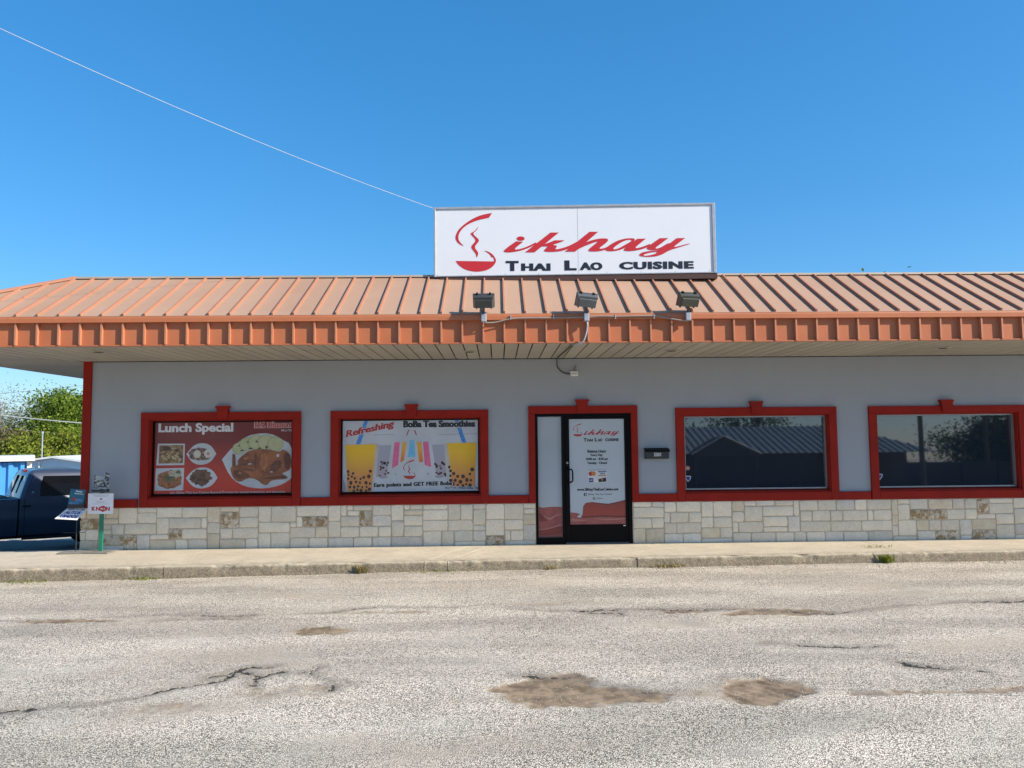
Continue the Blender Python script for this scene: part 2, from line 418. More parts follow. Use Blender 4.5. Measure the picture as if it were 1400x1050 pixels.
def asphalt_material():
    m = bpy.data.materials.new('worn_asphalt'); m.use_nodes = True
    nt = m.node_tree; p = nt.nodes['Principled BSDF']; p.inputs['Roughness'].default_value = 0.85
    pos = nd(nt, 'ShaderNodeNewGeometry').outputs['Position']
    def noise(s, d=5, r=.6):
        n = nd(nt, 'ShaderNodeTexNoise'); n.inputs['Scale'].default_value = s; n.inputs['Detail'].default_value = d; n.inputs['Roughness'].default_value = r
        lk(nt, pos, n.inputs['Vector']); return n.outputs['Fac']
    def math_(op, a, b=None, c=None):
        n = nd(nt, 'ShaderNodeMath', operation=op)
        for i, x in enumerate((a, b, c)):
            if x is None: continue
            if isinstance(x, (int, float)): n.inputs[i].default_value = x
            else: lk(nt, x, n.inputs[i])
        return n.outputs[0]
    def rng(a, f0, f1, t0=0., t1=1.):
        n = nd(nt, 'ShaderNodeMapRange'); n.interpolation_type = 'SMOOTHSTEP'
        lk(nt, a, n.inputs['Value']); n.inputs['From Min'].default_value = f0; n.inputs['From Max'].default_value = f1
        n.inputs['To Min'].default_value = t0; n.inputs['To Max'].default_value = t1; return n.outputs['Result']
    def mix(f, a, b):
        n = nd(nt, 'ShaderNodeMix', data_type='RGBA')
        lk(nt, f, n.inputs[0])
        for i, x in ((6, a), (7, b)):
            if isinstance(x, tuple): n.inputs[i].default_value = c4(x)
            else: lk(nt, x, n.inputs[i])
        return n.outputs[2]
    vo = nd(nt, 'ShaderNodeTexVoronoi'); vo.inputs['Scale'].default_value = 120; lk(nt, pos, vo.inputs['Vector'])
    sep = nd(nt, 'ShaderNodeSeparateColor'); lk(nt, vo.outputs['Color'], sep.inputs[0])
    rp = nd(nt, 'ShaderNodeValToRGB'); e = rp.color_ramp.elements
    e[0].position = 0.0; e[0].color = (0.04,0.034,0.026,1); e[1].position = 1.0; e[1].color = (0.95,0.838,0.685,1)
    a = e.new(0.22); a.color = (0.34,0.30,0.235,1); b = e.new(0.42); b.color = (0.675,0.583,0.472,1)
    lk(nt, sep.outputs[0], rp.inputs['Fac'])
    gap = rng(vo.outputs['Distance'], 0.42, 0.72)
    col = mix(gap, rp.outputs['Color'], (0.16,0.138,0.105))
    # the stones are worn off in places, leaving smoother grey binder
    worn = rng(noise(1.1, 7), 0.50, 0.66)
    col = mix(math_('MULTIPLY', worn, 0.32), col, (0.52,0.47,0.39))
    streak = nd(nt, 'ShaderNodeMapping'); streak.inputs['Scale'].default_value = (0.35, 1.6, 1); lk(nt, pos, streak.inputs['Vector'])
    sn = nd(nt, 'ShaderNodeTexNoise'); sn.inputs['Scale'].default_value = 1.0; sn.inputs['Detail'].default_value = 7; lk(nt, streak.outputs[0], sn.inputs['Vector'])
    shade = rng(sn.outputs['Fac'], 0.34, 0.68, 0.80, 1.17)
    sc = nd(nt, 'ShaderNodeVectorMath', operation='SCALE'); lk(nt, col, sc.inputs[0]); lk(nt, shade, sc.inputs['Scale']); col = sc.outputs['Vector']
    # sandy film and greyed, oily tracks of their own shape
    sm = nd(nt, 'ShaderNodeMapping'); sm.inputs['Scale'].default_value = (0.5, 1.1, 1); sm.inputs['Location'].default_value = (7.3, 2.1, 0); lk(nt, pos, sm.inputs['Vector'])
    s2 = nd(nt, 'ShaderNodeTexNoise'); s2.inputs['Scale'].default_value = 0.9; s2.inputs['Detail'].default_value = 9; s2.inputs['Roughness'].default_value = 0.65; lk(nt, sm.outputs[0], s2.inputs['Vector'])
    col = mix(rng(s2.outputs['Fac'], 0.50, 0.68, 0.0, 0.6), col, (0.43,0.36,0.27))
    col = mix(rng(noise(0.55, 8, .6), 0.58, 0.70, 0.0, 0.38), col, (0.20,0.18,0.15))
    da = nd(nt, 'ShaderNodeAttribute', attribute_name='dirt').outputs['Fac']
    dn = math_('ADD', da, math_('MULTIPLY_ADD', noise(9, 9, .78), 1.2, -0.6))
    dm = rng(dn, 0.36, 0.74)
    dcol = mix(rng(noise(5, 10, .72), .40, .62), (0.30,0.215,0.135), (0.13,0.092,0.056))
    dthin = rng(dn, 0.12, 0.5, 0.0, 0.45)
    col = mix(dthin, col, (0.38,0.32,0.245))
    col = mix(dm, col, dcol)
    ca = nd(nt, 'ShaderNodeAttribute', attribute_name='crack').outputs['Fac']
    cn = math_('ADD', ca, math_('MULTIPLY_ADD', noise(26, 5, .7), 0.09, -0.045))
    cm = rng(cn, 0.026, 0.010)
    cw = rng(cn, 0.15, 0.03, 0.0, 0.5)
    col = mix(cw, col, (0.16,0.135,0.105))
    col = mix(cm, col, (0.028,0.024,0.018))
    lk(nt, col, p.inputs['Base Color'])
    hgt = math_('SUBTRACT', math_('MULTIPLY', math_('SUBTRACT', 0.8, vo.outputs['Distance']), math_('SUBTRACT', 1.0, dm)), math_('MULTIPLY', cm, 1.5))
    hgt = math_('ADD', hgt, math_('MULTIPLY', noise(40, 4), 0.5))
    bp = nd(nt, 'ShaderNodeBump'); bp.inputs['Strength'].default_value = 0.8; bp.inputs['Distance'].default_value = 0.006
    lk(nt, hgt, bp.inputs['Height']); lk(nt, bp.outputs['Normal'], p.inputs['Normal'])
    return m
m_asphalt = asphalt_material()
g = obj('asphalt_ground', build_ground(), m_asphalt, kind='structure')

# dark sheet over the side lot under the truck, shade put into its colour
def side_lot_shade():
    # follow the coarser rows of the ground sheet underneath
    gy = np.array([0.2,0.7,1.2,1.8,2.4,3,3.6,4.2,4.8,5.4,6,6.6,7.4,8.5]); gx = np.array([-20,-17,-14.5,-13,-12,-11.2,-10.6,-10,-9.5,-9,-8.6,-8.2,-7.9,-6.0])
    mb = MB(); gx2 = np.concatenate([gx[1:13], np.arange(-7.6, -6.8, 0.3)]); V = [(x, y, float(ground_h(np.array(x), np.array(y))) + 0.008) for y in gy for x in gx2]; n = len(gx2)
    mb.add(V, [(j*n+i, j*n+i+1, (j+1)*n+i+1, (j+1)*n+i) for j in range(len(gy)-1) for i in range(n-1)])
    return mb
obj('side_lot_shade', side_lot_shade(), M('shade_toned_asphalt', (0.105,0.09,0.07), (0.075,0.065,0.052), scale=3, detail=9, rough=0.9, bump=0.5, bscale=90, fine=0.25, bdist=0.005), kind='structure')

# ------------------------------------------------------------------ sidewalk and kerb: slabs between joints
WALK_Z = 0.155
def kerb_y(x): return -1.50 + 0.036*x
def kerb_material():
    m = M('kerb_concrete', (0.56,0.485,0.365), (0.45,0.385,0.29), scale=2.2, detail=9, rough=0.88, bump=0.7, bscale=150, fine=0.22, bdist=0.005)
    nt = m.node_tree; p = nt.nodes['Principled BSDF']
    src = p.inputs['Base Color'].links[0].from_socket
    at = nd(nt, 'ShaderNodeAttribute', attribute_name='wear').outputs['Fac']
    pos = nd(nt, 'ShaderNodeNewGeometry').outputs['Position']
    n = nd(nt, 'ShaderNodeTexNoise'); n.inputs['Scale'].default_value = 9; n.inputs['Detail'].default_value = 8; lk(nt, pos, n.inputs['Vector'])
    ad = nd(nt, 'ShaderNodeMath', operation='MULTIPLY_ADD'); ad.inputs[1].default_value = 0.9; ad.inputs[2].default_value = -0.45; lk(nt, n.outputs['Fac'], ad.inputs[0])
    a2 = nd(nt, 'ShaderNodeMath', operation='ADD'); lk(nt, at, a2.inputs[0]); lk(nt, ad.outputs[0], a2.inputs[1]); a2.use_clamp = True
    vo = nd(nt, 'ShaderNodeTexVoronoi'); vo.inputs['Scale'].default_value = 70; lk(nt, pos, vo.inputs['Vector'])
    rp = nd(nt, 'ShaderNodeValToRGB'); rp.color_ramp.elements[0].color = (0.10,0.08,0.055,1); rp.color_ramp.elements[1].color = (0.30,0.25,0.17,1)
    lk(nt, vo.outputs['Color'], rp.inputs['Fac'])
    mx = nd(nt, 'ShaderNodeMix', data_type='RGBA'); lk(nt, a2.outputs[0], mx.inputs[0]); lk(nt, src, mx.inputs[6]); lk(nt, rp.outputs['Color'], mx.inputs[7])
    lk(nt, mx.outputs[2], p.inputs['Base Color'])
    return m
m_kerb = kerb_material()
def slab(x0, x1, seed, skew0=0., skew1=0.):
    n = max(2, int((x1-x0)/0.022))
    # profile: (kind, t): back edge -> kerb lip -> face -> foot
    prof = [(0,t) for t in np.linspace(0, 1, 16)] + [(1, t) for t in np.linspace(0, 1, 12)]
    m = len(prof); V = []; W = []
    u = np.linspace(0, 1, n+1)
    for k, t in prof:
        fx = x0 + (x1-x0)*u
        yk = kerb_y(fx)
        if k == 0:
            yy = -0.02 + t*(yk + 0.03 + 0.02); zz = np.full_like(fx, WALK_Z) - 0.012*t
            xx = x0 + skew0*(1-t) + (x1 + skew1*(1-t) - x0 - skew0*(1-t))*u
            zz = zz + 0.004*(fbm(xx*2+seed, yy*2, seed) - .5)
            w = np.full_like(fx, 0.0) + 0.45*np.clip((t-0.82)/0.18, 0, 1)
        else:
            a = t*math.pi/2*1.0
            if t < 0.35:
                s = t/0.35*math.pi/2; yy = yk + 0.03 - 0.03*math.sin(s); zz = WALK_Z - 0.012 - 0.028*(1-math.cos(s)) + 0*fx
            else:
                s = (t-0.35)/0.65; yy = yk - 0.012*s + 0*fx; zz = WALK_Z - 0.040 - s*0.22 + 0*fx
            xx = fx
            r = fbm(xx*11+seed, np.full_like(xx, t*9), seed+3, 4) - .5
            yy = yy + 0.022*r + 0.02*(fbm(xx*1.5, np.full_like(xx, 3.3), seed+5)-.5); zz = zz + 0.012*(fbm(xx*17, np.full_like(xx, t*12), seed+8)-.5)
            w = np.full_like(fx, 0.35 + 0.75*min(1, max(0, t-.1)*3))
            # chipped lip
            chip = np.clip(fbm(xx*3.1, np.full_like(xx, 8.), seed+11)-.58, 0, 1)*0.18*max(0, 1-abs(t-.25)*3)
            yy = yy + chip; zz = zz - chip*0.5
        V.append(np.stack([xx, yy, zz], -1)); W.append(w)
    V = np.array(V); W = np.array(W)
    idx = np.arange(m*(n+1)).reshape(m, n+1)
    f = [tuple(a) for a in np.stack([idx[:-1,:-1], idx[1:,:-1], idx[1:,1:], idx[:-1,1:]], -1).reshape(-1, 4).tolist()]
    # end caps
    f.append(tuple(idx[:,0].tolist())); f.append(tuple(idx[::-1,-1].tolist()))
    me = bpy.data.meshes.new('slab'); me.from_pydata(V.reshape(-1,3).tolist(), [], f); me.update()
    a = me.attributes.new('wear', 'FLOAT', 'POINT'); a.data.foreach_set('value', W.ravel().astype(np.float32))
    me.shade_smooth()
    try: me.set_sharp_from_angle(angle=R(60))
    except Exception: pass
    return me
walk = bpy.data.objects.new('sidewalk', None); COL.objects.link(walk); walk['kind'] = 'structure'
joints = [-16.0, -12.1, -8.35, -4.70, -1.06, -0.73, 2.02, 5.99, 9.7, 13.4]
sk = [0, 0.1, 0, 0.05, 0.62, 0.62, 0.52, -0.05, 0, 0]
for i in range(len(joints)-1):
    obj('slab', slab(joints[i]+0.006, joints[i+1]-0.006, 50+i*7, sk[i], sk[i+1]), m_kerb, walk)
obj('joint_filler', MB().box(-16, 13.4, -1.0, -0.03, 0.02, 0.135).box(-16, 13.4, -0.06, 0.3, -0.9, 0.137), m_gap, walk)

# ------------------------------------------------------------------ the restaurant
bld = thing('restaurant_building', 'low blue-grey stucco restaurant with terracotta metal roof, red trim and stone base', 'building')
XL, XR = -6.74, 12.6                  # wall ends
BACK = 2.95                          # the left wing is shallow; the main block behind it goes deeper
MX, MBACK = -2.0, 11.0
WTOP = 3.21                           # soffit height
RZ_ = 4.45                            # parapet height
BAND0, BAND1 = 0.825, 0.958           # red band
WINS = [(-5.68, -3.345), (-2.60, -0.275), (3.085, 5.51), (6.315, 8.70)]
WIN_Z0, WIN_Z1 = 0.962, 2.243
DOOR = (0.623, 2.212, WALK_Z, 2.288)
TH = 0.22
w = MB()
opens = sorted([(a, b, WIN_Z0, WIN_Z1) for a, b in WINS] + [(DOOR[0], DOOR[1], 0.0, DOOR[3])])
x = XL
for a, b, z0, z1 in opens:
    w.box(x, a, 0, TH, 0.0, WTOP)
    if z0 > 0.1: w.box(a, b, 0, TH, 0.0, z0)
    w.box(a, b, 0, TH, z1, WTOP)
    x = b
w.box(x, XR, 0, TH, 0.0, WTOP)
w.box(XL, XL+TH, TH, BACK, -1.0, WTOP); w.box(XR-TH, XR, TH, MBACK, -1.2, WTOP); w.box(XL, MX, BACK, BACK+TH, -1.2, WTOP)
w.box(MX, MX+TH, BACK+TH, MBACK, -1.2, RZ_-0.06); w.box(MX, XR, MBACK, MBACK+TH, -1.2, RZ_-0.06)
obj('wall', w, m_stucco, bld)
obj('corner_trim', MB().cbox(XL-0.03, XL+0.105, -0.035, 0.3, 0.86, WTOP, 0.006), m_red, bld)
# red band between the casings
segs = [(XL-0.028, -5.845), (-3.205, -2.725), (-0.160, 0.508), (2.318, 2.955), (5.632, 6.168), (8.842, XR)]
for a, b in segs:
    obj('band_board', MB().cbox(a, b, -0.042, 0.0, BAND0, BAND1, 0.005), m_red, bld)
def keystone(xc, ztop, parent):
    t = MB()
    w0, w1, h = 0.078, 0.112, 0.205
    t.prism([(xc-w1, ztop), (xc-w1, ztop-0.03), (xc-w1+0.016, ztop-0.035), (xc-w0, ztop-h), (xc+w0, ztop-h), (xc+w1-0.016, ztop-0.035), (xc+w1, ztop-0.03), (xc+w1, ztop)], -0.085, -0.0)
    return obj('keystone', t, m_red, parent)
def casing(a, b, z0, z1, wid, sill=True):
    c = MB(); y0 = -0.052
    c.cbox(a-wid, b+wid, y0, 0.0, z1, z1+wid-0.01, 0.005)
    zb = BAND0+0.001
    c.cbox(a-wid, a, y0+0.002, 0.0, zb, z1, 0.005); c.cbox(b, b+wid, y0+0.002, 0.0, zb, z1, 0.005)
    if sill: c.cbox(a, b, y0+0.004, 0.0, zb, z0-0.002, 0.005)
    return c
win_objs = []
for i, (a, b) in enumerate(WINS):
    wo = obj('window', casing(a, b, WIN_Z0, WIN_Z1, 0.13), m_red, bld)
    keystone((a+b)/2 + (0.03 if i < 2 else 0.0) + (-0.02 if i == 3 else 0), 2.462, wo)
    # reveal lined in red, sloping sill
    rv = MB()
    rv.box(a+0.0015, a+0.02, 0.001, 0.10, WIN_Z0+0.02, WIN_Z1-0.002); rv.box(b-0.02, b-0.0015, 0.001, 0.10, WIN_Z0+0.02, WIN_Z1-0.002); rv.box(a+0.02, b-0.02, 0.001, 0.10, WIN_Z1-0.02, WIN_Z1-0.002)
    obj('reveal', rv, m_red, wo)
    obj('sill', MB().prism_x([(-0.03, WIN_Z0-0.001), (0.10, WIN_Z0-0.001), (0.10, WIN_Z0+0.045), (-0.03, WIN_Z0+0.018)], a+0.003, b-0.003), m_red, wo)
    fm = m_black if i < 2 else m_alu
    fr = MB(); t = 0.022; z0 = WIN_Z0+0.046; z1 = WIN_Z1-0.021
    fr.box(a+0.021, a+0.021+t, 0.06, 0.12, z0, z1); fr.box(b-0.021-t, b-0.021, 0.06, 0.12, z0, z1)
    fr.box(a+0.021+t, b-0.021-t, 0.06, 0.12, z1-t, z1); fr.box(a+0.021+t, b-0.021-t, 0.06, 0.12, z0, z0+t)
    obj('frame', fr, fm, wo)
    # the pane leans out very slightly at the top
    lean = -0.0142 if i >= 2 else 0.0
    zc = (z0+z1)/2; hh = (z1-z0)/2 - t + 0.004
    pa = MB()
    y0 = 0.10
    pa.add([(a+0.04, y0+lean*hh, zc-hh), (b-0.04, y0+lean*hh, zc-hh), (b-0.04, y0-lean*hh, zc+hh), (a+0.04, y0-lean*hh, zc+hh),
            (a+0.04, y0+lean*hh+0.006, zc-hh), (b-0.04, y0+lean*hh+0.006, zc-hh), (b-0.04, y0-lean*hh+0.006, zc+hh), (a+0.04, y0-lean*hh+0.006, zc+hh)],
           [(0,1,2,3),(7,6,5,4),(0,4,5,1),(1,5,6,2),(2,6,7,3),(3,7,4,0)])
    obj('pane', pa, m_glass, wo)
    win_objs.append(wo)

# ---- door
DA, DB = DOOR[0], DOOR[1]
dc = MB(); wid = 0.108
dc.cbox(DA-wid, DB+wid, -0.055, 0.0, DOOR[3], DOOR[3]+0.125, 0.005)
dc.cbox(DA-wid, DA, -0.053, 0.0, BAND0+0.001, DOOR[3], 0.005); dc.cbox(DB, DB+wid, -0.053, 0.0, BAND0+0.001, DOOR[3], 0.005)
dcs = obj('door_casing', dc, m_red, bld)
keystone((DA+DB)/2-0.01, 2.518, dcs)
fr = MB()
fr.box(DA, DA+0.042, 0.0, 0.14, WALK_Z, DOOR[3]); fr.box(DB-0.06, DB, 0.0, 0.14, WALK_Z, DOOR[3])
fr.box(1.068, 1.112, 0.002, 0.14, WALK_Z, DOOR[3]-0.045); fr.box(DA+0.042, DB-0.06, 0.002, 0.14, DOOR[3]-0.045, DOOR[3]-0.001)
fr.box(DA+0.042, 1.068, 0.002, 0.14, WALK_Z, WALK_Z+0.10)
obj('door_frame', fr, m_black, bld)
sl = obj('sidelight', MB().box(DA+0.042, 1.068, 0.06, 0.066, WALK_Z+0.10, DOOR[3]-0.046), m_glass, bld)
dl = MB(); x0, x1 = 1.116, DB-0.064; zt = DOOR[3]-0.05; zb = WALK_Z+0.022
dl.cbox(x0, 1.19, 0.01, 0.055, zb, zt, 0.004); dl.cbox(2.105, x1, 0.01, 0.055, zb, zt, 0.004)
dl.cbox(1.19, 2.105, 0.012, 0.053, 2.195, zt, 0.004); dl.cbox(1.19, 2.105, 0.012, 0.053, zb, 0.462, 0.004)
door = obj('door', dl, m_black, bld)
obj('door_glass', MB().box(1.188, 2.107, 0.032, 0.038, 0.46, 2.197), m_glass, door)
obj('handle', MB().tube([(1.14,0.012,1.375),(1.14,-0.03,1.375),(1.165,-0.055,1.375),(1.215,-0.06,1.365),(1.232,-0.06,1.34),(1.232,-0.06,1.19),(1.215,-0.06,1.165),(1.165,-0.055,1.155),(1.14,-0.03,1.155),(1.14,0.012,1.155)], 0.0125, 10), m_black, door, smooth=True)
obj('lock_cylinder', MB().lathe([(0.019,0.012),(0.019,-0.004),(0.014,-0.008),(0.004,-0.009)], 'y', 16, (1.152,0,1.475)), m_alu, door)
obj('threshold', MB().prism_x([(-0.03,WALK_Z+0.002),(0.12,WALK_Z+0.002),(0.10,WALK_Z+0.02),(0.0,WALK_Z+0.02)], 1.115, DB-0.062), m_alu, bld)
obj('door_sticker', MB().box(2.06, 2.10, 0.008, 0.011, 0.435, 0.449), m_white, door)

# ---- stone base: random ashlar laid in unit cells
rnd = random.Random(11)
ST0, ST1 = WALK_Z-0.02, BAND0-0.002
wains = obj('stone_base', MB().box(XL, DA-0.001, -0.022, 0.0, 0.0, ST1).box(DB+0.001, XR, -0.022, 0.0, 0.0, ST1), m_mortar, bld)
def stone_mesh(w_, h_, rr):
    """unit stone with chipped corners, pillowed face; origin at its centre, back at y=0"""
    out = []
    for cx, cy, sx, sy in ((0,0,1,1),(w_,0,-1,1),(w_,h_,-1,-1),(0,h_,1,-1)):
        c = rr.uniform(0.008, 0.034); d = rr.uniform(0.008, 0.034); jx = rr.uniform(0,0.010); jy = rr.uniform(0,0.008)
        p = [(cx+sx*jx, cy+sy*d), (cx+sx*c, cy+sy*jy)]
        if sx*sy < 0: p.reverse()
        out += p
    # mid points on the long sides so that the edges wander
    pts = []
    for i, p in enumerate(out):
        q = out[(i+1) % len(out)]; pts.append(p)
        if i % 2 == 1:
            mx, my = (p[0]+q[0])/2, (p[1]+q[1])/2
            pts.append((mx + rr.uniform(-.002,.007)*(abs(q[1]-p[1])>abs(q[0]-p[0])), my + rr.uniform(-.002,.007)*(abs(q[0]-p[0])>abs(q[1]-p[1]))))
    n = len(pts); proud = rr.uniform(0.007, 0.019); cx, cy = w_/2, h_/2
    v = [(p[0]-cx, 0.0, p[1]-cy) for p in pts]
    v += [(p[0]-cx, -proud*0.72, p[1]-cy) for p in pts]
    ins = 0.014
    def inset(p):
        dx, dy = cx-p[0], cy-p[1]; return (p[0] + math.copysign(min(ins, abs(dx)), dx) - cx, p[1] + math.copysign(min(ins, abs(dy)), dy) - cy)
    v += [(*(lambda q: (q[0], -proud*rr.uniform(0.92,1.12), q[1]))(inset(p)),) for p in pts]
    v.append((rr.uniform(-.2,.2)*w_, -proud*rr.uniform(0.95,1.25), rr.uniform(-.2,.2)*h_))
    f = []
    for k in (0, 1):
        for i in range(n): f.append((k*n+i, k*n+(i+1)%n, (k+1)*n+(i+1)%n, (k+1)*n+i))
    for i in range(n): f.append((2*n+i, 2*n+(i+1)%n, 3*n))
    mb = MB(); mb.add(v, f); me = mb.mesh('stone'); me.shade_smooth()
    try: me.set_sharp_from_angle(angle=R(40))
    except Exception: pass
    return me
def lay(xa, xb):
    ux = 0.102; rows = 8; uz = (ST1-ST0)/rows
    nc = int(round((xb-xa)/ux)); ux = (xb-xa)/nc
    occ = [[False]*nc for _ in range(rows)]
    for r in range(rows):
        c = 0
        while c < nc:
            if occ[r][c]: c += 1; continue
            h = rnd.choices([1,2,3], [0.13,0.72,0.15])[0]; h = min(h, rows-r)
            if rows-r-h == 1 and rnd.random() < .5 and h < 3: h += 1
            run = 0
            while c+run < nc and not occ[r][c+run] and run < 8: run += 1
            w_ = rnd.choices([1,2,3,4,5], [0.07,0.25,0.34,0.26,0.08])[0] if h < 3 else rnd.choice([2,3])
            if w_ > run: w_ = run
            if run-w_ == 1 and w_ < 5: w_ += 1
            # keep height free
            hh = 1
            while hh < h and all(not occ[r+hh][c+k] for k in range(w_)): hh += 1
            h = hh
            for i in range(h):
                for k in range(w_): occ[r+i][c+k] = True
            gap = 0.0045
            W_, H_ = w_*ux-2*gap, h*uz-2*gap
            q = rnd.random(); low = r <= 1
            rust = 0.085 if xa + c*ux < -2.5 else 0.035
            if low: mt = m_stone_rust if q < rust else m_stone_grey if q < .42 else m_stone if q < .88 else m_stone_tan
            else: mt = m_stone_rust if q < rust else m_stone_grey if q < .13 else m_stone_tan if q < .25 else m_stone
            me = stone_mesh(W_, H_, rnd); me.materials.append(mt)
            obj('stone', me, None, wains, (xa+(c+w_/2)*ux, -0.020, ST0+(r+h/2)*uz))
            c += w_
lay(XL-0.02, DA-0.004)
lay(DB+0.004, 9.05)
lay_stuff = MB()
xx = 9.055
while xx < XR-0.3:
    for r in range(4):
        ww = rnd.uniform(.2,.4)
    lay_stuff.cbox(xx, xx+0.34, -0.04, -0.02, ST0+0.005, ST0+0.17, 0.012).cbox(xx, xx+0.16, -0.042, -0.02, ST0+0.18, ST0+0.34, 0.012).cbox(xx+0.17, xx+0.34, -0.038, -0.02, ST0+0.18, ST0+0.34, 0.012).cbox(xx, xx+0.34, -0.04, -0.02, ST0+0.35, ST0+0.50, 0.012).cbox(xx, xx+0.2, -0.04, -0.02, ST0+0.51, ST1-0.005, 0.012).cbox(xx+0.21, xx+0.34, -0.04, -0.02, ST0+0.51, ST1-0.005, 0.012)
    xx += 0.35
obj('far_stones', lay_stuff, m_stone, wains, kind='stuff')

# ---- roof: mansard of standing seam pans, hip at the left end
EY, EX = -2.10, -8.62                # eave lines (front, left)
RY, RX = -0.62, -6.62                # ridge lines
EZ0, EZ1, RZ = 3.215, 3.62, 4.45     # fascia bottom, roof bottom, ridge
SP = 0.2925
x_rib0 = -6.614
def roof_y(z): return EY + (z-EZ1)/(RZ-EZ1)*(RY-EY)
def roof_z(y): return EZ1 + (y-EY)/(RY-EY)*(RZ-EZ1)
def hip_y(x):                         # plan line of the hip
    return EY + (x-EX)/(RX-EX)*(RY-EY)
roof = obj('roof', MB().add([(EX+.3, EY+.3, EZ1-.02), (XR+1, EY+.3, EZ1-.02), (XR+1, RY+.02, RZ-.05), (RX, RY+.02, RZ-.05), (XR+1, BACK, RZ-.05), (RX, BACK, RZ-.05), (EX+.3, BACK+.8, EZ1-.02), (MX, BACK, RZ-.051), (XR+1, BACK, RZ-.051), (XR+1, MBACK, RZ-.051), (MX, MBACK, RZ-.051)],
                            [(0,1,2,3),(3,2,4,5),(0,3,5,6),(7,8,9,10)]), m_cap, bld)
nrib = []
k0 = math.floor((EX - x_rib0)/SP)
pan_mesh = None; rib_mesh = None
sl = math.hypot(RY-EY, RZ-EZ1); nz = Vector((0, -(RZ-EZ1)/sl, (RY-EY)/sl))
def rib_geo(ylo, yhi, wd=0.022, ht=0.034):
    a = Vector((0, ylo, roof_z(ylo))); b = Vector((0, yhi, roof_z(yhi)))
    m = MB(); v = []
    for q in (a, b):
        for dx, dn in ((-wd/2, -.004), (wd/2, -.004), (wd/2, ht), (-wd/2, ht)):
            v.append((dx, q.y + nz.y*dn, q.z + nz.z*dn))
    m.add(v, [(0,1,2,3),(7,6,5,4),(0,4,5,1),(1,5,6,2),(2,6,7,3),(3,7,4,0)])
    return m
for k in range(k0, 70):
    xk = x_rib0 + k*SP
    if xk > XR+1 - SP: break
    # pan between xk and xk+SP
    xa, xb = max(xk, EX), xk+SP
    if xb <= EX: continue
    ya, yb = min(RY, hip_y(xa)), min(RY, hip_y(xb))
    full = ya >= RY-1e-6 and yb >= RY-1e-6
    g_ = 0.0005
    if full:
        if pan_mesh is None:
            p = MB()
            p.add([(g_, EY, EZ1), (SP-g_, EY, EZ1), (SP-g_, RY, RZ), (g_, RY, RZ)], [(0,1,2,3)])
            pan_mesh = p.mesh('roof_pan'); pan_mesh.materials.append(m_roof)
        obj('roof_pan', pan_mesh, None, roof, (xk, 0, 0))
    else:
        pts = [(xa, EY), (xb-g_, EY)]
        if yb > EY: pts.append((xb-g_, yb))
        if xa < RX < xb: pts.append((RX, RY))
        if ya > EY+1e-4: pts.append((xa, ya))
        if len(pts) >= 3: obj('roof_pan', MB().add([(a_, b_, roof_z(b_)) for a_, b_ in pts], [tuple(range(len(pts)))]), m_roof, roof)
    yr = min(RY, hip_y(xk))
    if yr > EY+0.05:
        if yr >= RY-1e-6:
            if rib_mesh is None:
                rib_mesh = rib_geo(EY+0.01, RY).mesh('roof_rib'); rib_mesh.materials.append(m_rib)
            obj('roof_rib', rib_mesh, None, roof, (xk, 0, 0))
        else: obj('roof_rib', rib_geo(EY+0.01, yr), m_rib, roof, (xk, 0, 0))
obj('side_slope', MB().add([(EX, EY, EZ1), (RX, RY, RZ), (RX, BACK, RZ), (EX, BACK+.8, EZ1)], [(0,1,2,3)]), m_roof, roof)
obj('rear_slope', MB().add([(EX, BACK+.8, EZ1), (RX, BACK, RZ), (MX, BACK, RZ), (MX, BACK+.8, EZ1)], [(0,1,2,3)]), m_roof, roof)
# hip cap and ridge cap
hv = Vector((RX-EX, RY-EY, RZ-EZ1))
obj('hip_cap', MB().tube([(EX, EY, EZ1+0.02), (RX+0.02, RY, RZ+0.025)], 0.032, 6), m_rib, roof)
obj('ridge_cap', MB().prism_x([(RY-0.035, RZ+0.004), (RY-0.03, RZ+0.036), (RY+0.3, RZ+0.04), (RY+0.3, RZ+0.0)], RX-0.05, XR+1), m_cap, roof)

fascia = obj('fascia', MB().box(EX+0.03, XR+1, EY+0.062, EY+0.08, EZ0, EZ1-0.01), m_gap, bld)
FT = 3.535
fp_mesh = None; fr_mesh = None
k = k0
for k in range(k0, 70):
    xk = x_rib0 + k*SP
    if xk > XR+1-SP: break
    xa = max(xk, EX)
    if xk < EX: continue
    if fp_mesh is None:
        fp_mesh = MB().box(0.0005, SP-0.0005, EY+0.055, EY+0.061, EZ0+0.012, FT+0.02).mesh('fascia_panel'); fp_mesh.materials.append(m_fascia)
        fr_mesh = MB().box(-0.011, 0.011, EY+0.008, EY+0.0545, EZ0+0.013, FT+0.005).mesh('fascia_rib'); fr_mesh.materials.append(m_fascia_rib)
    obj('fascia_panel', fp_mesh, None, fascia, (xk, 0, 0))
    obj('fascia_rib', fr_mesh, None, fascia, (xk, 0, 0))
obj('gutter_trim', MB().prism_x([(EY+0.075, FT), (EY-0.008, FT), (EY-0.008, EZ1-0.028), (EY-0.002, EZ1-0.004), (EY+0.075, EZ1+0.012)], EX, XR+1), m_fascia, fascia)
obj('drip_edge', MB().box(EX, XR+1, EY+0.02, EY+0.078, EZ0-0.006, EZ0+0.012), m_fascia, fascia)
obj('side_fascia', MB().box(EX, EX+0.05, EY+0.08, BACK+.8, EZ0-0.006, EZ1), m_fascia, fascia)
obj('rear_fascia', MB().box(EX+0.051, MX, BACK+.75, BACK+.8, EZ0-0.006, EZ1), m_fascia, fascia)

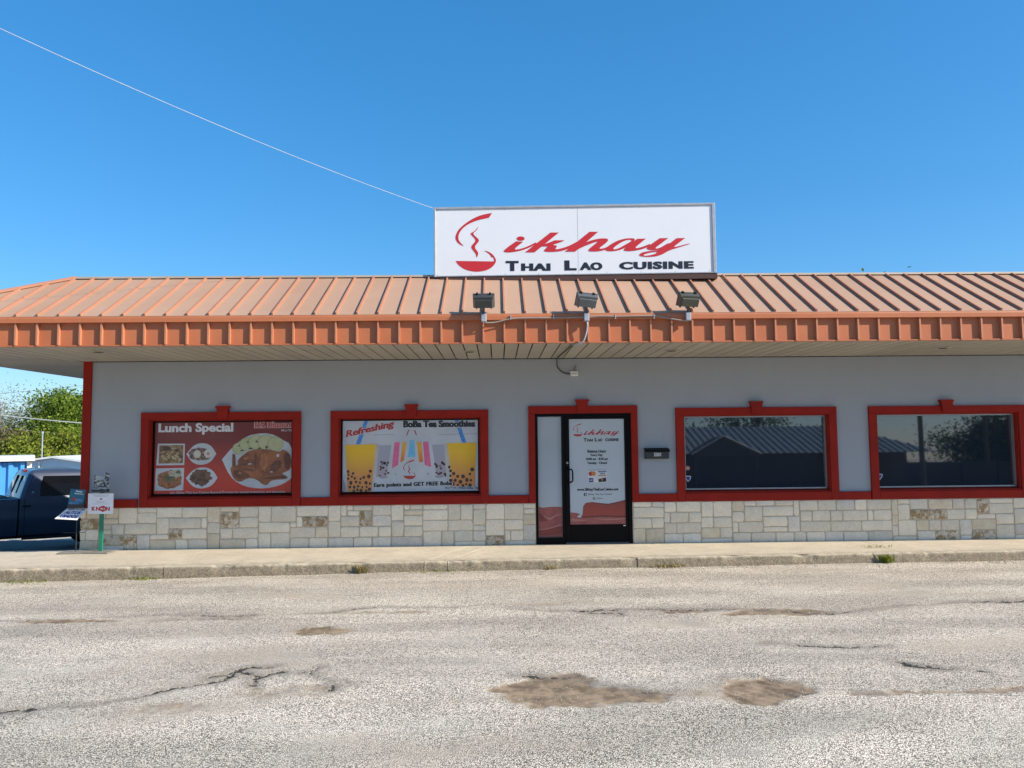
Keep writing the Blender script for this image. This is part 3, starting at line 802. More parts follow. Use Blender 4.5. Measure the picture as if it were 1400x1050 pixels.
# ---- soffit boards
soff = obj('soffit', MB().box(EX+0.05, XR+1, EY+0.08, -0.001, WTOP+0.03, WTOP+0.05).box(EX+0.05, XL-0.001, 0.001, BACK+.74, WTOP+0.03, WTOP+0.05), m_gap, bld)
BW = 0.1965
sb_mesh = MB().box(0.009, BW-0.009, EY+0.081, -0.012, WTOP, WTOP+0.0115).mesh('soffit_board'); sb_mesh.materials.append(m_soffit)
k = 0; x = XL - 0.02
while x < 11.5:
    obj('soffit_board', sb_mesh, None, soff, (x, 0, 0)); x += BW
# mitred corner boards
x = XL - 0.02 - BW
def mitre(x_): return EY + (x_-EX)/(XL-EX)*(0-EY)
while x > EX+0.06:
    a, b = x+0.009, x+BW-0.009
    ya, yb = min(-0.012, mitre(a)-0.01), min(-0.012, mitre(b)-0.01)
    y0 = EY+0.081
    if ya > y0+0.01:
        obj('soffit_board', MB().add([(a,y0,WTOP),(b,y0,WTOP),(b,yb,WTOP),(a,ya,WTOP)], [(0,1,2,3)]), m_soffit, soff)
    x -= BW
y = EY+0.12
while y < BACK+.5:
    a, b = y+0.009, y+BW-0.009
    def mx(y_): return EX + (min(y_,0)-EY)/(0-EY)*(XL-EX)
    xa, xb = min(XL-0.05, mx(a)-0.012), min(XL-0.05, mx(b)-0.012)
    if xa > EX+0.07:
        obj('soffit_board', MB().add([(EX+0.052,a,WTOP),(xa,a,WTOP),(xb,b,WTOP),(EX+0.052,b,WTOP)], [(0,1,2,3)]), m_soffit, soff)
    y += BW
obj('wall_mould', MB().box(XL-0.03, XR, -0.011, -0.001, WTOP-0.012, WTOP+0.011), m_gap, soff)
m_bulb = M('frosted_lens', (0.55,0.52,0.45), rough=0.4)
for x, y in ((-5.8,-1.45), (-0.41,-1.12), (2.68,-1.05), (6.83,-1.15)):
    rl = obj('recessed_light', MB().lathe([(0.075,WTOP-0.0015),(0.075,WTOP-0.012),(0.11,WTOP-0.014),(0.118,WTOP-0.008),(0.118,WTOP-0.0015)], 'z', 24, (x,y,0)), m_soffit, soff)
    obj('light_well', MB().lathe([(0.07,WTOP-0.0125),(0.07,WTOP-0.0135)], 'z', 20, (x,y,0)), m_gap, soff)

# ------------------------------------------------------------------ roof sign
SA = (-0.977, -0.72, 4.435)
SW, SH = 4.43, 1.118
sign = thing('roof_sign', 'wide white roof sign reading Sikhay Thai Lao Cuisine with red bowl logo', 'sign', SA, (0, 0, R(-2.6)))
obj('cabinet', MB().box(0.012, SW-0.012, 0.02, 0.34, 0.012, SH-0.012), m_steel, sign)
fr = MB()
fr.cbox(0, 0.03, -0.012, 0.36, 0, SH, 0.004); fr.cbox(SW-0.05, SW, -0.012, 0.36, 0, SH, 0.004)
fr.cbox(0.03, SW-0.05, -0.012, 0.36, SH-0.036, SH, 0.004); fr.cbox(0.03, SW-0.05, -0.010, 0.36, 0.0, 0.018, 0.004)
obj('retainer_frame', fr, m_steel, sign)
XS = SW*0.513
obj('face_panel', MB().box(0.031, XS-0.003, 0.004, 0.014, 0.019, SH-0.037), m_signface, sign)
obj('face_panel', MB().box(XS+0.003, SW-0.051, 0.004, 0.014, 0.019, SH-0.037), m_signface, sign)
obj('panel_joint', MB().box(XS-0.003, XS+0.003, 0.006, 0.014, 0.019, SH-0.037), m_steel, sign)
obj('base_rail', MB().box(0.1, SW+0.01, 0.0, 0.34, -0.085, -0.001), m_brown, sign)
for x in (0.25, 1.5, 3.0, SW-0.2): obj('mounting_leg', MB().box(x, x+0.06, 0.08, 0.2, -0.35, -0.086), m_brown, sign)
sc_ = MB()
for i in range(9):
    for zz in (0.035, SH-0.055): sc_.lathe([(0.006,0.004),(0.006,0.001),(0.003,0.0)], 'y', 8, (0.06+i*(SW-0.17)/8, 0, zz))
obj('screws', sc_, m_steel, sign, kind='stuff')
def smap_px(px, py):                  # photo pixel on the sign -> sign plane
    u = (px-593.5)/384.5
    yt = 283 + (277-283)*u; yb = 379.5 + (374.5-379.5)*u
    return (u*SW, (yb-py)/(yb-yt)*SH)
z2 = lambda x, y: smap_px(620+x/7.78, 285+y/7.78)
z3 = lambda x, y: smap_px(790+x/7.0, 285+y/7.0)
F2, F3 = Flat(z2, 0.0015, 0.0005), Flat(z3, 0.0015, 0.0005)
LOGO_ARC = [(420,45),(420,45),(340,58),(260,82),(180,125),(110,175),(60,225),(35,270),(25,310),(32,340),(55,370),(85,392),(118,402),(118,402),(100,388),(75,360),(60,335),(55,305),(65,265),(95,220),(140,180),(200,148),(260,125),(320,110),(385,97),(385,97)]
LOGO_STEAM = [(272,188),(272,188),(262,218),(240,245),(215,262),(225,285),(255,310),(280,338),(270,362),(245,388),(232,410),(240,435),(262,460),(271,485),(256,525),(250,525),(245,490),(225,462),(200,430),(194,408),(208,385),(232,362),(243,342),(230,318),(205,292),(183,268),(205,255),(235,238),(255,215)]
LOGO_BOWL = [(28,562),(28,562),(437,568),(437,568),(434,540),(425,520),(412,528),(412,528),(398,500),(375,478),(330,452),(330,452),(380,462),(420,490),(450,530),(459,562),(448,592),(415,632),(360,662),(300,675),(240,679),(170,669),(110,646),(62,610),(38,580)]
def logo(F, layer=1):
    mb = MB(); F.poly(mb, LOGO_ARC, layer, 2); F.poly(mb, LOGO_STEAM, layer, 2); F.poly(mb, LOGO_BOWL, layer, 2); return mb
SC_I = [(672,352),(672,352),(748,358),(748,358),(700,395),(660,428),(658,440),(690,440),(740,428),(800,405),(880,365),(880,365),(900,375),(820,418),(740,448),(660,466),(600,473),(560,471),(536,463),(548,444),(600,402)]
SC_K1 = [(1040,258),(1040,258),(1040,258),(1130,258),(1130,258),(1130,258),(868,472),(868,472),(868,472),(765,472),(765,472),(765,472)]
SC_K2 = [(930,396),(930,396),(1010,372),(1085,342),(1085,342),(1190,342),(1190,342),(1150,362),(1060,390),(1075,394),(1106,400),(1108,408),(1088,432),(1100,441),(1150,431),(1230,405),(1320,358),(1320,358),(1336,372),(1336,372),(1260,420),(1170,455),(1080,467),(1000,467),(965,458),(975,440),(1006,416),(1000,406),(930,410),(930,410)]
SC_H1 = [(118,226),(118,226),(118,226),(202,226),(202,226),(202,226),(-21,418),(-21,418),(-21,418),(-119,418),(-119,418),(-119,418)]
SC_H2 = [(-15,388),(40,345),(120,313),(200,293),(268,289),(298,298),(288,324),(240,362),(210,383),(216,392),(252,387),(310,362),(310,362),(318,380),(318,380),(230,412),(150,418),(105,412),(108,396),(150,360),(196,326),(190,318),(130,340),(50,372),(-20,410)]
SC_A1 = [(560,292),(500,288),(440,295),(370,318),(300,360),(262,392),(272,412),(320,418),(390,408),(450,385),(520,345)]
SC_A1H = [(520,306),(480,304),(430,322),(375,358),(338,388),(352,399),(400,385),(460,350),(515,318)]
SC_A2 = [(572,295),(572,295),(655,293),(655,293),(600,338),(556,374),(554,387),(590,382),(640,365),(690,345),(690,345),(700,360),(640,388),(580,405),(500,416),(445,412),(440,398),(470,370),(520,332)]
SC_Y1 = [(785,290),(785,290),(868,288),(868,288),(800,340),(743,381),(745,392),(785,385),(850,345),(880,335),(890,352),(830,385),(760,404),(695,406),(660,394),(665,375),(730,328)]
SC_Y2 = [(945,290),(945,290),(1028,288),(1028,288),(930,362),(915,378),(960,368),(1070,339),(1073,345),(960,380),(872,407),(805,448),(740,467),(650,471),(595,462),(587,445),(620,425),(690,413),(770,408),(850,362)]
SC_Y2H = [(625,453),(650,438),(710,425),(765,419),(745,440),(690,455),(640,461)]
def script_word(f2, f3, base=1):
    mb = MB()
    f2.poly(mb, SC_I, base, 2); f2.ell(mb, 722, 323, 43, 24, base, 20)
    f2.poly(mb, SC_K1, base+1, 1); f2.poly(mb, SC_K2, base+2, 2)
    f3.poly(mb, SC_H1, base+3, 1); f3.poly(mb, SC_H2, base+4, 2)
    f3.poly(mb, [SC_A1, SC_A1H], base, 2); f3.poly(mb, SC_A2, base+1, 2); f3.poly(mb, SC_Y1, base+2, 2); f3.poly(mb, [SC_Y2, SC_Y2H], base+3, 2)
    return mb
def caps(f2, f3, mat, parent, layer=1, bold=0.045):
    lines(f2, 'capital_lettering', mat, parent, ('T', 565, 563, 693, 672, layer, bold), ('HAI', 729, 590, 1031, 670, layer, bold, dict(spacing=1.1)), ('L', 1188, 559, 1307, 667, layer, bold), fat=5)
    lines(f3, 'capital_lettering', mat, parent, ('AO', 22, 522, 233, 598, layer, bold, dict(spacing=1.08)), ('CUISINE', 399, 519, 1098, 593, layer, bold, dict(rise=8, spacing=1.12)), fat=4)
obj('bowl_logo', logo(F2), m_signred, sign)
obj('script_lettering', script_word(F2, F3), m_signred, sign)
caps(F2, F3, m_signblack, sign)

# ------------------------------------------------------------------ window posters and door film
def pm(name, c1, c2=None, scale=6., lo=.3, hi=.7, detail=5, rough=0.45): return M(name, c1, c2, scale=scale, rough=rough, lo=lo, hi=hi, detail=detail, coat=0.35)
def gradient_mat(name, ca, cb, z0, z1, rough=0.45):
    m = bpy.data.materials.new(name); m.use_nodes = True; nt = m.node_tree; p = nt.nodes['Principled BSDF']
    p.inputs['Roughness'].default_value = rough; p.inputs['Coat Weight'].default_value = 0.35; p.inputs['Coat Roughness'].default_value = 0.05
    tc = nd(nt, 'ShaderNodeTexCoord'); sp_ = nd(nt, 'ShaderNodeSeparateXYZ'); lk(nt, tc.outputs['Object'], sp_.inputs[0])
    mr = nd(nt, 'ShaderNodeMapRange'); mr.inputs['From Min'].default_value = z0; mr.inputs['From Max'].default_value = z1
    n = nd(nt, 'ShaderNodeTexNoise'); n.inputs['Scale'].default_value = 1.5; lk(nt, tc.outputs['Object'], n.inputs['Vector'])
    ad = nd(nt, 'ShaderNodeMath', operation='MULTIPLY_ADD'); ad.inputs[1].default_value = 0.3*(z1-z0); lk(nt, n.outputs['Fac'], ad.inputs[0]); lk(nt, sp_.outputs['Z'], ad.inputs[2])
    lk(nt, ad.outputs[0], mr.inputs['Value'])
    mx = nd(nt, 'ShaderNodeMix', data_type='RGBA'); lk(nt, mr.outputs['Result'], mx.inputs[0]); mx.inputs[6].default_value = c4(ca); mx.inputs[7].default_value = c4(cb)
    lk(nt, mx.outputs[2], p.inputs['Base Color']); return m
m_pr_white = pm('print_white', (0.66,0.66,0.66), (0.58,0.58,0.58)); m_pr_plate = pm('print_plate_white', (0.52,0.55,0.58), (0.40,0.43,0.46), 3)
m_pr_red = pm('print_red', (0.42,0.03,0.03)); m_pr_dark = pm('print_black', (0.012,0.014,0.02), (0.018,0.02,0.03))
# poster 1: lunch
a, b = WINS[0]
pw = (0.0, b-a-0.092)
lunch = thing('lunch_poster', 'red window poster reading Lunch Special with plates of fried chicken and rice', 'poster', (a+0.046, 0.085, WIN_Z0+0.07))
PH = WIN_Z1-0.045-(WIN_Z0+0.07)
ox, oz = -5.68-(a+0.046), 2.235-(WIN_Z0+0.07)
lm = lambda x, y: (ox + (x-110)*0.002453, oz - (y-165)*0.002448)
PWX = b-a-0.092
m_lunch_bg = gradient_mat('print_red_ground', (0.50,0.035,0.014), (0.16,0.018,0.014), 0.25, 0.95)
obj('sheet', MB().box(0, PWX, 0, 0.003, 0, PH), m_lunch_bg, lunch)
FL = Flat(lm, 0.0, 0.0006)
rr = random.Random(5)
lines(FL, 'title_lettering', m_pr_white, lunch, ('Lunch Special', 152, 184, 650, 262, 2, 0.034), fat=1)
lines(FL, 'discount_outline', pm('print_pink', (0.62,0.42,0.38)), lunch, ('15% Discount', 793, 175, 1051, 223, 1, 0.03), fat=4)
lines(FL, 'discount_lettering', m_pr_red, lunch, ('15% Discount', 796, 178, 1048, 220, 4, 0.008), fat=1)
lines(FL, 'days_lettering', m_pr_plate, lunch, ('Mon-Thu', 972, 231, 1052, 246, 1, 0.02))
lines(FL, 'footer_lettering', pm('print_pale_red', (0.62,0.42,0.4)), lunch, ('Join Sikhay Thai Lao Cuisine Reward Program for special promotion and discounts.', 235, 640, 1004, 662, 1, 0.02))
def lens(cx, cy, rx, ry): return [(cx-rx,cy),(cx-rx,cy),(cx-rx*.6,cy-ry*.72),(cx-rx*.2,cy-ry),(cx+rx*.3,cy-ry),(cx+rx*.7,cy-ry*.7),(cx+rx,cy),(cx+rx,cy),(cx+rx*.65,cy+ry*.75),(cx+rx*.2,cy+ry),(cx-rx*.25,cy+ry),(cx-rx*.65,cy+ry*.72)]
prints(FL, 'printed_plate', m_pr_plate, lunch, ([(150,320),(330,322),(328,465),(142,466)], 1), ([(140,486),(328,484),(324,633),(135,634)], 1),
       (lens(440,392,100,72), 1, 2), (lens(446,552,106,70), 1, 2),
       ([(578,430),(578,430),(650,345),(740,272),(850,254),(930,268),(1010,320),(1020,318),(1052,380),(1052,540),(1030,575),(960,610),(870,628),(770,622),(690,592),(630,540)], 1, 1))
prints(FL, 'printed_noodles', pm('print_noodle', (0.10,0.04,0.012), (0.36,0.235,0.10), 17, .36, .68, 10), lunch, ([(160,332),(320,330),(318,452),(158,454)], 2))
m_mush = pm('print_onion', (0.50,0.43,0.28), (0.34,0.25,0.12), 40)
for _ in range(16): discs(FL, 'printed_onion', m_mush, lunch, (rr.uniform(178,300), rr.uniform(352,435), rr.uniform(9,19), rr.uniform(4,8), 3+rr.random()), n=9, jit=.25, rnd=rr, rot=rr.uniform(-1,1))
discs(FL, 'printed_mushroom', pm('print_mushroom', (0.04,0.02,0.012), (0.09,0.05,0.03), 40), lunch, (205,352,26,15,5), (280,365,16,10,5), n=12, jit=.25, rnd=rr)
discs(FL, 'printed_curry', pm('print_curry', (0.19,0.05,0.014), (0.36,0.17,0.07), 22, .38, .62, 9), lunch, (232,562,82,62,2), n=26, jit=.09, rnd=rr)
discs(FL, 'printed_rice', pm('print_rice', (0.45,0.42,0.34), (0.3,0.25,0.16), 40, .45, .6), lunch, (268,522,44,26,3), n=18, jit=.18, rnd=rr)
discs(FL, 'printed_herbs', pm('print_herb', (0.05,0.10,0.03), (0.14,0.12,0.05), 40, .45, .6), lunch, (236,556,34,20,4), (290,512,18,10,4), (200,540,12,8,4), n=11, jit=.35, rnd=rr)
discs(FL, 'printed_beef', pm('print_beef', (0.08,0.02,0.014), (0.36,0.25,0.18), 32, .42, .64, 8), lunch, (432,392,78,44,2), n=26, jit=.1, rnd=rr)
discs(FL, 'printed_egg', pm('print_egg', (0.55,0.54,0.48), (0.48,0.46,0.38), 20), lunch, (412,392,24,26,3), (486,390,28,30,3))
discs(FL, 'printed_sauce', pm('print_sauce', (0.4,0.16,0.12)), lunch, (486,390,9,9,4))
discs(FL, 'printed_ribs', pm('print_rib', (0.05,0.02,0.012), (0.19,0.095,0.055), 18, .36, .66, 9), lunch, (440,548,70,56,2), n=30, jit=.16, rnd=rr)
m_cuc = pm('print_cucumber', (0.36,0.38,0.19), (0.46,0.46,0.27), 7, .3, .7, 8); m_cuc_rim = pm('print_cucumber_rim', (0.25,0.29,0.15)); m_seed = pm('print_seed', (0.06,0.07,0.03))
for i, (cx, cy, r_) in enumerate(((690,358,44),(742,330,50),(805,318,56),(870,318,56),(935,330,54))):
    discs(FL, 'cucumber_rim', m_cuc_rim, lunch, (cx, cy, r_, r_*.92, 2+i*2)); discs(FL, 'printed_cucumber', m_cuc, lunch, (cx+2, cy, r_-3, r_*.92-3, 3+i*2))
discs(FL, 'printed_seed', m_seed, lunch, (690,340,7,5,12), (750,315,7,6,12), (808,312,8,7,12), (770,358,15,5,12), (826,358,13,5,12), (876,350,8,12,12), (712,372,15,5,12), n=9, jit=.3, rnd=rr)
m_chk = pm('print_fried_chicken', (0.12,0.034,0.014), (0.34,0.115,0.035), 5, .30, .72, 10); m_chk2 = pm('print_chicken_shade', (0.07,0.02,0.011), (0.16,0.05,0.02), 10, .35, .65, 9)
prints(FL, 'printed_chicken', m_chk, lunch, ([(636,478),(690,468),(680,440),(720,400),(760,372),(840,362),(920,370),(960,388),(985,362),(1030,395),(1042,440),(1040,500),(1000,520),(975,528),(1022,552),(1010,566),(930,570),(900,580),(880,608),(850,598),(818,570),(780,556),(740,562),(720,575),(690,582),(660,560),(640,520)], 13, 1))
prints(FL, 'chicken_shade', m_chk2, lunch, ([(648,392),(668,398),(672,478),(648,480)], 12), ([(690,462),(760,450),(800,456),(745,470),(700,474)], 14, 1), ([(900,470),(960,430),(985,470),(940,520),(900,518)], 14, 1), ([(642,500),(720,505),(780,545),(720,560),(680,560)], 14, 1), ([(820,560),(1000,540),(1018,554),(900,568)], 14, 1), ([(1000,380),(1036,410),(1036,490),(1005,505),(990,440)], 14, 1),
       ([(800,372),(815,400),(806,450),(812,500),(798,505),(796,440)], 14, 1), ([(700,500),(760,492),(800,505),(790,512),(740,505)], 14, 1))
m_glz = pm('print_glaze', (0.40,0.15,0.045), (0.24,0.075,0.025), 16, .35, .65, 8)
discs(FL, 'printed_glaze', m_glz, lunch, (862,450,26,60,15), (740,425,18,12,15), (700,520,14,8,15), (930,410,12,16,15), n=14, jit=.25, rnd=rr)
m_gap_w = m_pr_plate
discs(FL, 'plate_glimpse', m_gap_w, lunch, (766,462,16,4,16), (912,517,11,4,16), (953,408,10,10,16), n=8, jit=.25, rnd=rr)

# poster 2: boba
a, b = WINS[1]
boba = thing('boba_poster', 'pale window poster reading BoBa Tea Smoothies with two orange bubble tea cups', 'poster', (a+0.046, 0.085, WIN_Z0+0.07))
PWX = b-a-0.092
ox, oz = -2.6-(a+0.046), 2.245-(WIN_Z0+0.07)
bmp = lambda x, y: (ox + (x-112)*0.002513, oz - (y-152)*0.002520)
FB = Flat(bmp, 0.0, 0.0005)
obj('sheet', MB().box(0, PWX, 0, 0.003, 0, PH), pm('print_pale_grey', (0.52,0.55,0.59), (0.39,0.42,0.47), 2.0, .35, .8, 8), boba)
m_cup = gradient_mat('print_mango', (0.58,0.24,0.06), (0.76,0.45,0.008), 0.30, 0.70)
m_cup_side = pm('print_cup_plastic', (0.50,0.48,0.42), (0.42,0.4,0.36)); m_straw = pm('print_blue_straw', (0.02,0.17,0.55), (0.10,0.30,0.62), 22)
m_pearl = pm('print_pearl', (0.035,0.013,0.012), (0.07,0.03,0.03), 30); m_lav = gradient_mat('print_lavender', (0.36,0.30,0.36), (0.33,0.36,0.42), 0.3, 0.9)
prints(FB, 'cup_plastic', m_cup_side, boba, ([(145,325),(372,320),(330,640),(160,644)], 2), ([(795,320),(1012,318),(1000,605),(815,605)], 2))
prints(FB, 'printed_tea', m_cup, boba, ([(148,327),(348,324),(318,638),(165,642)], 3), ([(818,322),(1009,320),(997,602),(850,602)], 3))
prints(FB, 'printed_straw', m_straw, boba, ([(278,152),(302,152),(246,325),(216,325)], 1), ([(862,152),(886,152),(944,320),(914,320)], 1))
prints(FB, 'lavender_cup', m_lav, boba, ([(366,332),(450,330),(420,530),(350,540)], 1), ([(716,330),(796,330),(820,545),(745,530)], 1))
prints(FB, 'pink_cup', pm('print_pink_tea', (0.72,0.14,0.30), (0.6,0.10,0.22), 10), boba, ([(470,312),(505,312),(495,460),(452,485)], 1), ([(657,312),(692,310),(712,478),(668,462)], 1))
prints(FB, 'amber_cup', gradient_mat('print_amber', (0.62,0.12,0.02), (0.68,0.36,0.04), 0.5, 0.75), boba, ([(522,312),(550,312),(532,432),(508,445)], 1), ([(615,312),(646,312),(658,442),(632,445)], 1))
prints(FB, 'blue_cup', pm('print_blue_tea', (0.10,0.42,0.68), (0.25,0.5,0.68), 5), boba, ([(570,300),(600,300),(608,410),(558,412)], 1))
prints(FB, 'thin_straw', m_pr_red, boba, ([(560,232),(568,232),(552,270),(546,270)], 1), ([(598,234),(606,234),(618,268),(612,268)], 1))
m_shelf = pm('print_shelf_line', (0.30,0.33,0.37))
prints(FB, 'plank_line', m_shelf, boba, ([(330,262),(470,258),(470,261),(330,266)], 1), ([(760,264),(1030,258),(1030,262),(760,267)], 1), ([(120,270),(215,266),(215,269),(120,274)], 1))
m_spark = pm('print_spill', (0.24,0.22,0.26), (0.36,0.36,0.4), 30)
discs(FB, 'printed_spill', m_spark, boba, (135,600,22,40,1.3), (400,540,34,9,1.3), (770,540,30,9,1.3), (690,520,6,9,1.3), (480,520,6,9,1.3), n=11, jit=.35, rnd=rr)
t = MB(); FB.ell(t, 575, 525, 95, 105, 2, 30); obj('logo_ground', t, pm('print_logo_ground', (0.50,0.53,0.56), (0.44,0.47,0.5), 3), boba)
t = MB(); rr = random.Random(9)
for cx0, cx1, s in ((165, 335, 1), (828, 1000, -1)):
    pts = []
    for _ in range(240):
        u = rr.random(); xx = cx0 + u*(cx1-cx0); lim = 470 + 70*math.sin(u*math.pi) if s > 0 else 470 + 70*math.sin(u*math.pi)
        yy = rr.uniform(lim, 600 if s < 0 else 632)
        r_ = rr.uniform(8, 14)
        xl = cx0 + (yy-330)*0.03; xr = cx1 - (yy-330)*0.06
        if xx < xl-4 or xx > xr-8: continue
        if all((xx-p[0])**2+(yy-p[1])**2 > (r_+p[2]+2)**2 for p in pts): pts.append((xx, yy, r_))
    for p in pts: FB.ell(t, p[0], p[1], p[2]*rr.uniform(.8,1.1), p[2], 5, 10, .1, rr)
for cx0, cx1, y0, y1 in ((368,432,440,535),(735,808,440,535)):
    for _ in range(16): FB.ell(t, rr.uniform(cx0,cx1), rr.uniform(y0,y1), rr.uniform(5,9), rr.uniform(5,9), 4, 9, .2, rr)
obj('printed_pearls', t, m_pearl, boba, kind='stuff')
f2b = Flat(lambda x, y: bmp(527 + (x-28)*(82/430.), 427 + (y-45)*(128/634.)), 0.0, 0.0005)
obj('bowl_logo', logo(f2b, 5), m_pr_red, boba)
lines(FB, 'refreshing_outline', m_pr_white, boba, ('Refreshing', 150, 228, 464, 294, 6, 0.055), shear=6, rise=66, fat=3)
lines(FB, 'refreshing_lettering', m_pr_red, boba, ('Refreshing', 152, 231, 462, 291, 9, 0.025), shear=6, rise=66, fat=2)
lines(FB, 'title_outline', m_pr_white, boba, ('BoBa Tea Smoothies', 527, 168, 1003, 220, 6, 0.06), fat=5)
lines(FB, 'title_lettering', m_pr_dark, boba, ('BoBa Tea Smoothies', 530, 171, 1000, 217, 9, 0.035), fat=3)
lines(FB, 'footer_outline', m_pr_white, boba, ('Earn points and GET FREE Boba', 334, 575, 850, 614, 6, 0.05), rise=8, spacing=1.1, fat=4)
lines(FB, 'footer_lettering', m_pr_dark, boba, ('Earn points and GET FREE Boba', 336, 577, 848, 612, 9, 0.03), rise=8, spacing=1.1, fat=2)
lines(FB, 'offer_lettering', m_pr_dark, boba, ('Buy 9 get 1', 802, 606, 888, 622, 9, 0.02), ('FREE!', 894, 606, 938, 622, 9, 0.02), ('Boba Teas', 945, 606, 1032, 622, 9, 0.02))

# door film
film = thing('door_film', 'pale printed film on the entrance door glass with logo and business hours', 'window film', (1.19, 0.0285, 0.464))
FW, FH = 2.103-1.19, 2.193-0.464
obj('sheet', MB().box(0, FW, 0, 0.002, 0, FH), pm('print_film_pale', (0.47,0.52,0.56), (0.43,0.48,0.52), 1.2), film)
def dm_(x, y): return ((x-352-14*(y-197)/658)*0.914/343, (2.193-0.464) - (y-197)*0.002630)
FD = Flat(dm_, 0.0, 0.0005)
d2 = lambda x, y: dm_(378 + (x-28)*(60/430.), 224 + (y-45)*(82/634.))
obj('bowl_logo', logo(Flat(d2, 0.0, 0.0005), 1), m_pr_red, film)
# script word: photo boxes of the roof sign mapped on to x 443..672, y 262..305
sx0, sx1, sy0, sy1 = 688.6, 943.2, 317.0, 352.3
def toD(px, py): return dm_(443 + (px-sx0)*(229/(sx1-sx0)), 262 + (py-sy0)*(43/(sy1-sy0)))
obj('script_lettering', script_word(Flat(lambda x, y: toD(620+x/7.78, 285+y/7.78), 0.0, 0.0004), Flat(lambda x, y: toD(790+x/7., 285+y/7.), 0.0, 0.0004)), m_pr_red, film)
lines(FD, 'capital_lettering', m_pr_dark, film, ('T', 446, 316, 463, 338, 1, .04), ('HAI', 467, 321, 502, 338, 1, .04, dict(spacing=1.1)), ('L', 515, 315, 530, 338, 1, .04), ('AO', 534, 320, 561, 338, 1, .04, dict(spacing=1.1)), ('CUISINE', 580, 319, 664, 337, 1, .04, dict(spacing=1.15)), fat=.8)
lines(FD, 'hours_lettering', m_pr_dark, film, ('Business Hours', 470, 390, 584, 407, 1, .02), ('Every Day', 490, 415, 563, 434, 1, .02), ('10:00 am - 8:30 pm', 461, 440, 597, 459, 1, .02), ('Tuesday - Closed', 468, 464, 590, 484, 1, .02), fat=.8)
prints(FD, 'underline', m_pr_dark, film, ([(470,408.5),(584,408.5),(584,410),(470,410)], 1))
lines(FD, 'address_lettering', m_pr_dark, film, ('www.SikhayThaiLaoCuisine.net', 406, 628, 662, 651, 1, .025), fat=.8)
lines(FD, 'page_lettering', m_pr_dark, film, ('Sikhay Thai Lao Cuisine', 474, 662, 622, 676, 1, 0.015), ('Sikhay', 527, 689, 566, 700, 1, 0.01), ('WE ACCEPT CREDIT CARDS', 475, 514, 588, 519, 1, 0.0))
prints(FD, 'page_square', m_pr_dark, film, ([(448,660),(466,660),(466,678),(448,678)], 1))
t = MB(); FD.text(t, 'f', 456, 663, 463, 677, 2, .04); obj('page_icon', t, m_pr_white, film)
t = MB(); FD.text(t, 'G', 503, 685, 519, 702, 1, .03); obj('search_icon', t, m_pr_dark, film)
t = MB(); FD.poly(t, [(474,522),(591,522),(592,594),(475,594)], 1); obj('card_panel', t, m_pr_white, film)
t = MB(); FD.ell(t, 491, 539, 14, 14, 2, 18); obj('red_card_disc', t, m_pr_red, film)
t = MB(); FD.ell(t, 508, 539, 14, 14, 3, 18); obj('orange_card_disc', t, pm('print_orange', (0.55,0.22,0.03)), film)
m_navy = pm('print_navy', (0.02,0.045,0.22))
prints(FD, 'blue_card_bar', m_navy, film, ([(535,525),(588,525),(588,531),(535,531)], 2)); prints(FD, 'blue_card_square', m_navy, film, ([(479,567),(507,567),(507,592),(479,592)], 2))
lines(FD, 'blue_card_lettering', m_navy, film, ('VISA', 543, 535, 580, 545, 2, .04), shear=3)
t = MB(); FD.poly(t, [(535,549),(588,549),(588,555),(535,555)], 2); obj('gold_card_bar', t, pm('print_gold', (0.45,0.26,0.05)), film)
t = MB(); FD.text(t, 'AMEX', 481, 576, 505, 583, 3, .03); obj('white_card_text', t, m_pr_white, film)
t = MB(); FD.poly(t, [(537,574),(586,564),(588,590),(540,592)], 2); obj('black_card', t, m_pr_dark, film)
t = MB(); FD.ell(t, 562, 578, 5, 5, 3, 12); obj('black_card_disc', t, MATS['print_orange'], film)
m_sand = gradient_mat('print_red_dune', (0.35,0.045,0.03), (0.24,0.035,0.02), 0.1, 0.45); m_sand2 = pm('print_pink_dune', (0.36,0.10,0.085), (0.27,0.055,0.05), 5, .35, .65); m_sand3 = pm('print_dark_dune', (0.10,0.02,0.018))
t = MB(); FD.poly(t, [(441,790),(445,740),(462,720),(500,716),(560,724),(600,728),(650,718),(708,704),(710,854),(410,854)], 2); obj('red_dune', t, m_sand, film)
prints(FD, 'dune_shade', m_sand3, film, ([(520,722),(560,724),(600,728),(650,718),(708,704),(708,709),(650,723),(600,734),(560,730)], 3), ([(440,806),(560,800),(710,806),(710,812),(560,808),(440,812)], 5))
t = MB(); FD.poly(t, [(366,780),(400,782),(425,790),(405,808),(440,815),(560,808),(710,816),(710,855),(366,855)], 4); obj('pink_dune', t, m_sand2, film)
m_pale_dune = pm('print_pale_dune', (0.42,0.17,0.15))
prints(FD, 'pale_dune', m_pale_dune, film, ([(366,815),(420,822),(480,830),(400,836),(366,830)], 6, 1), ([(480,815),(600,822),(710,818),(710,824),(600,832)], 6, 1))
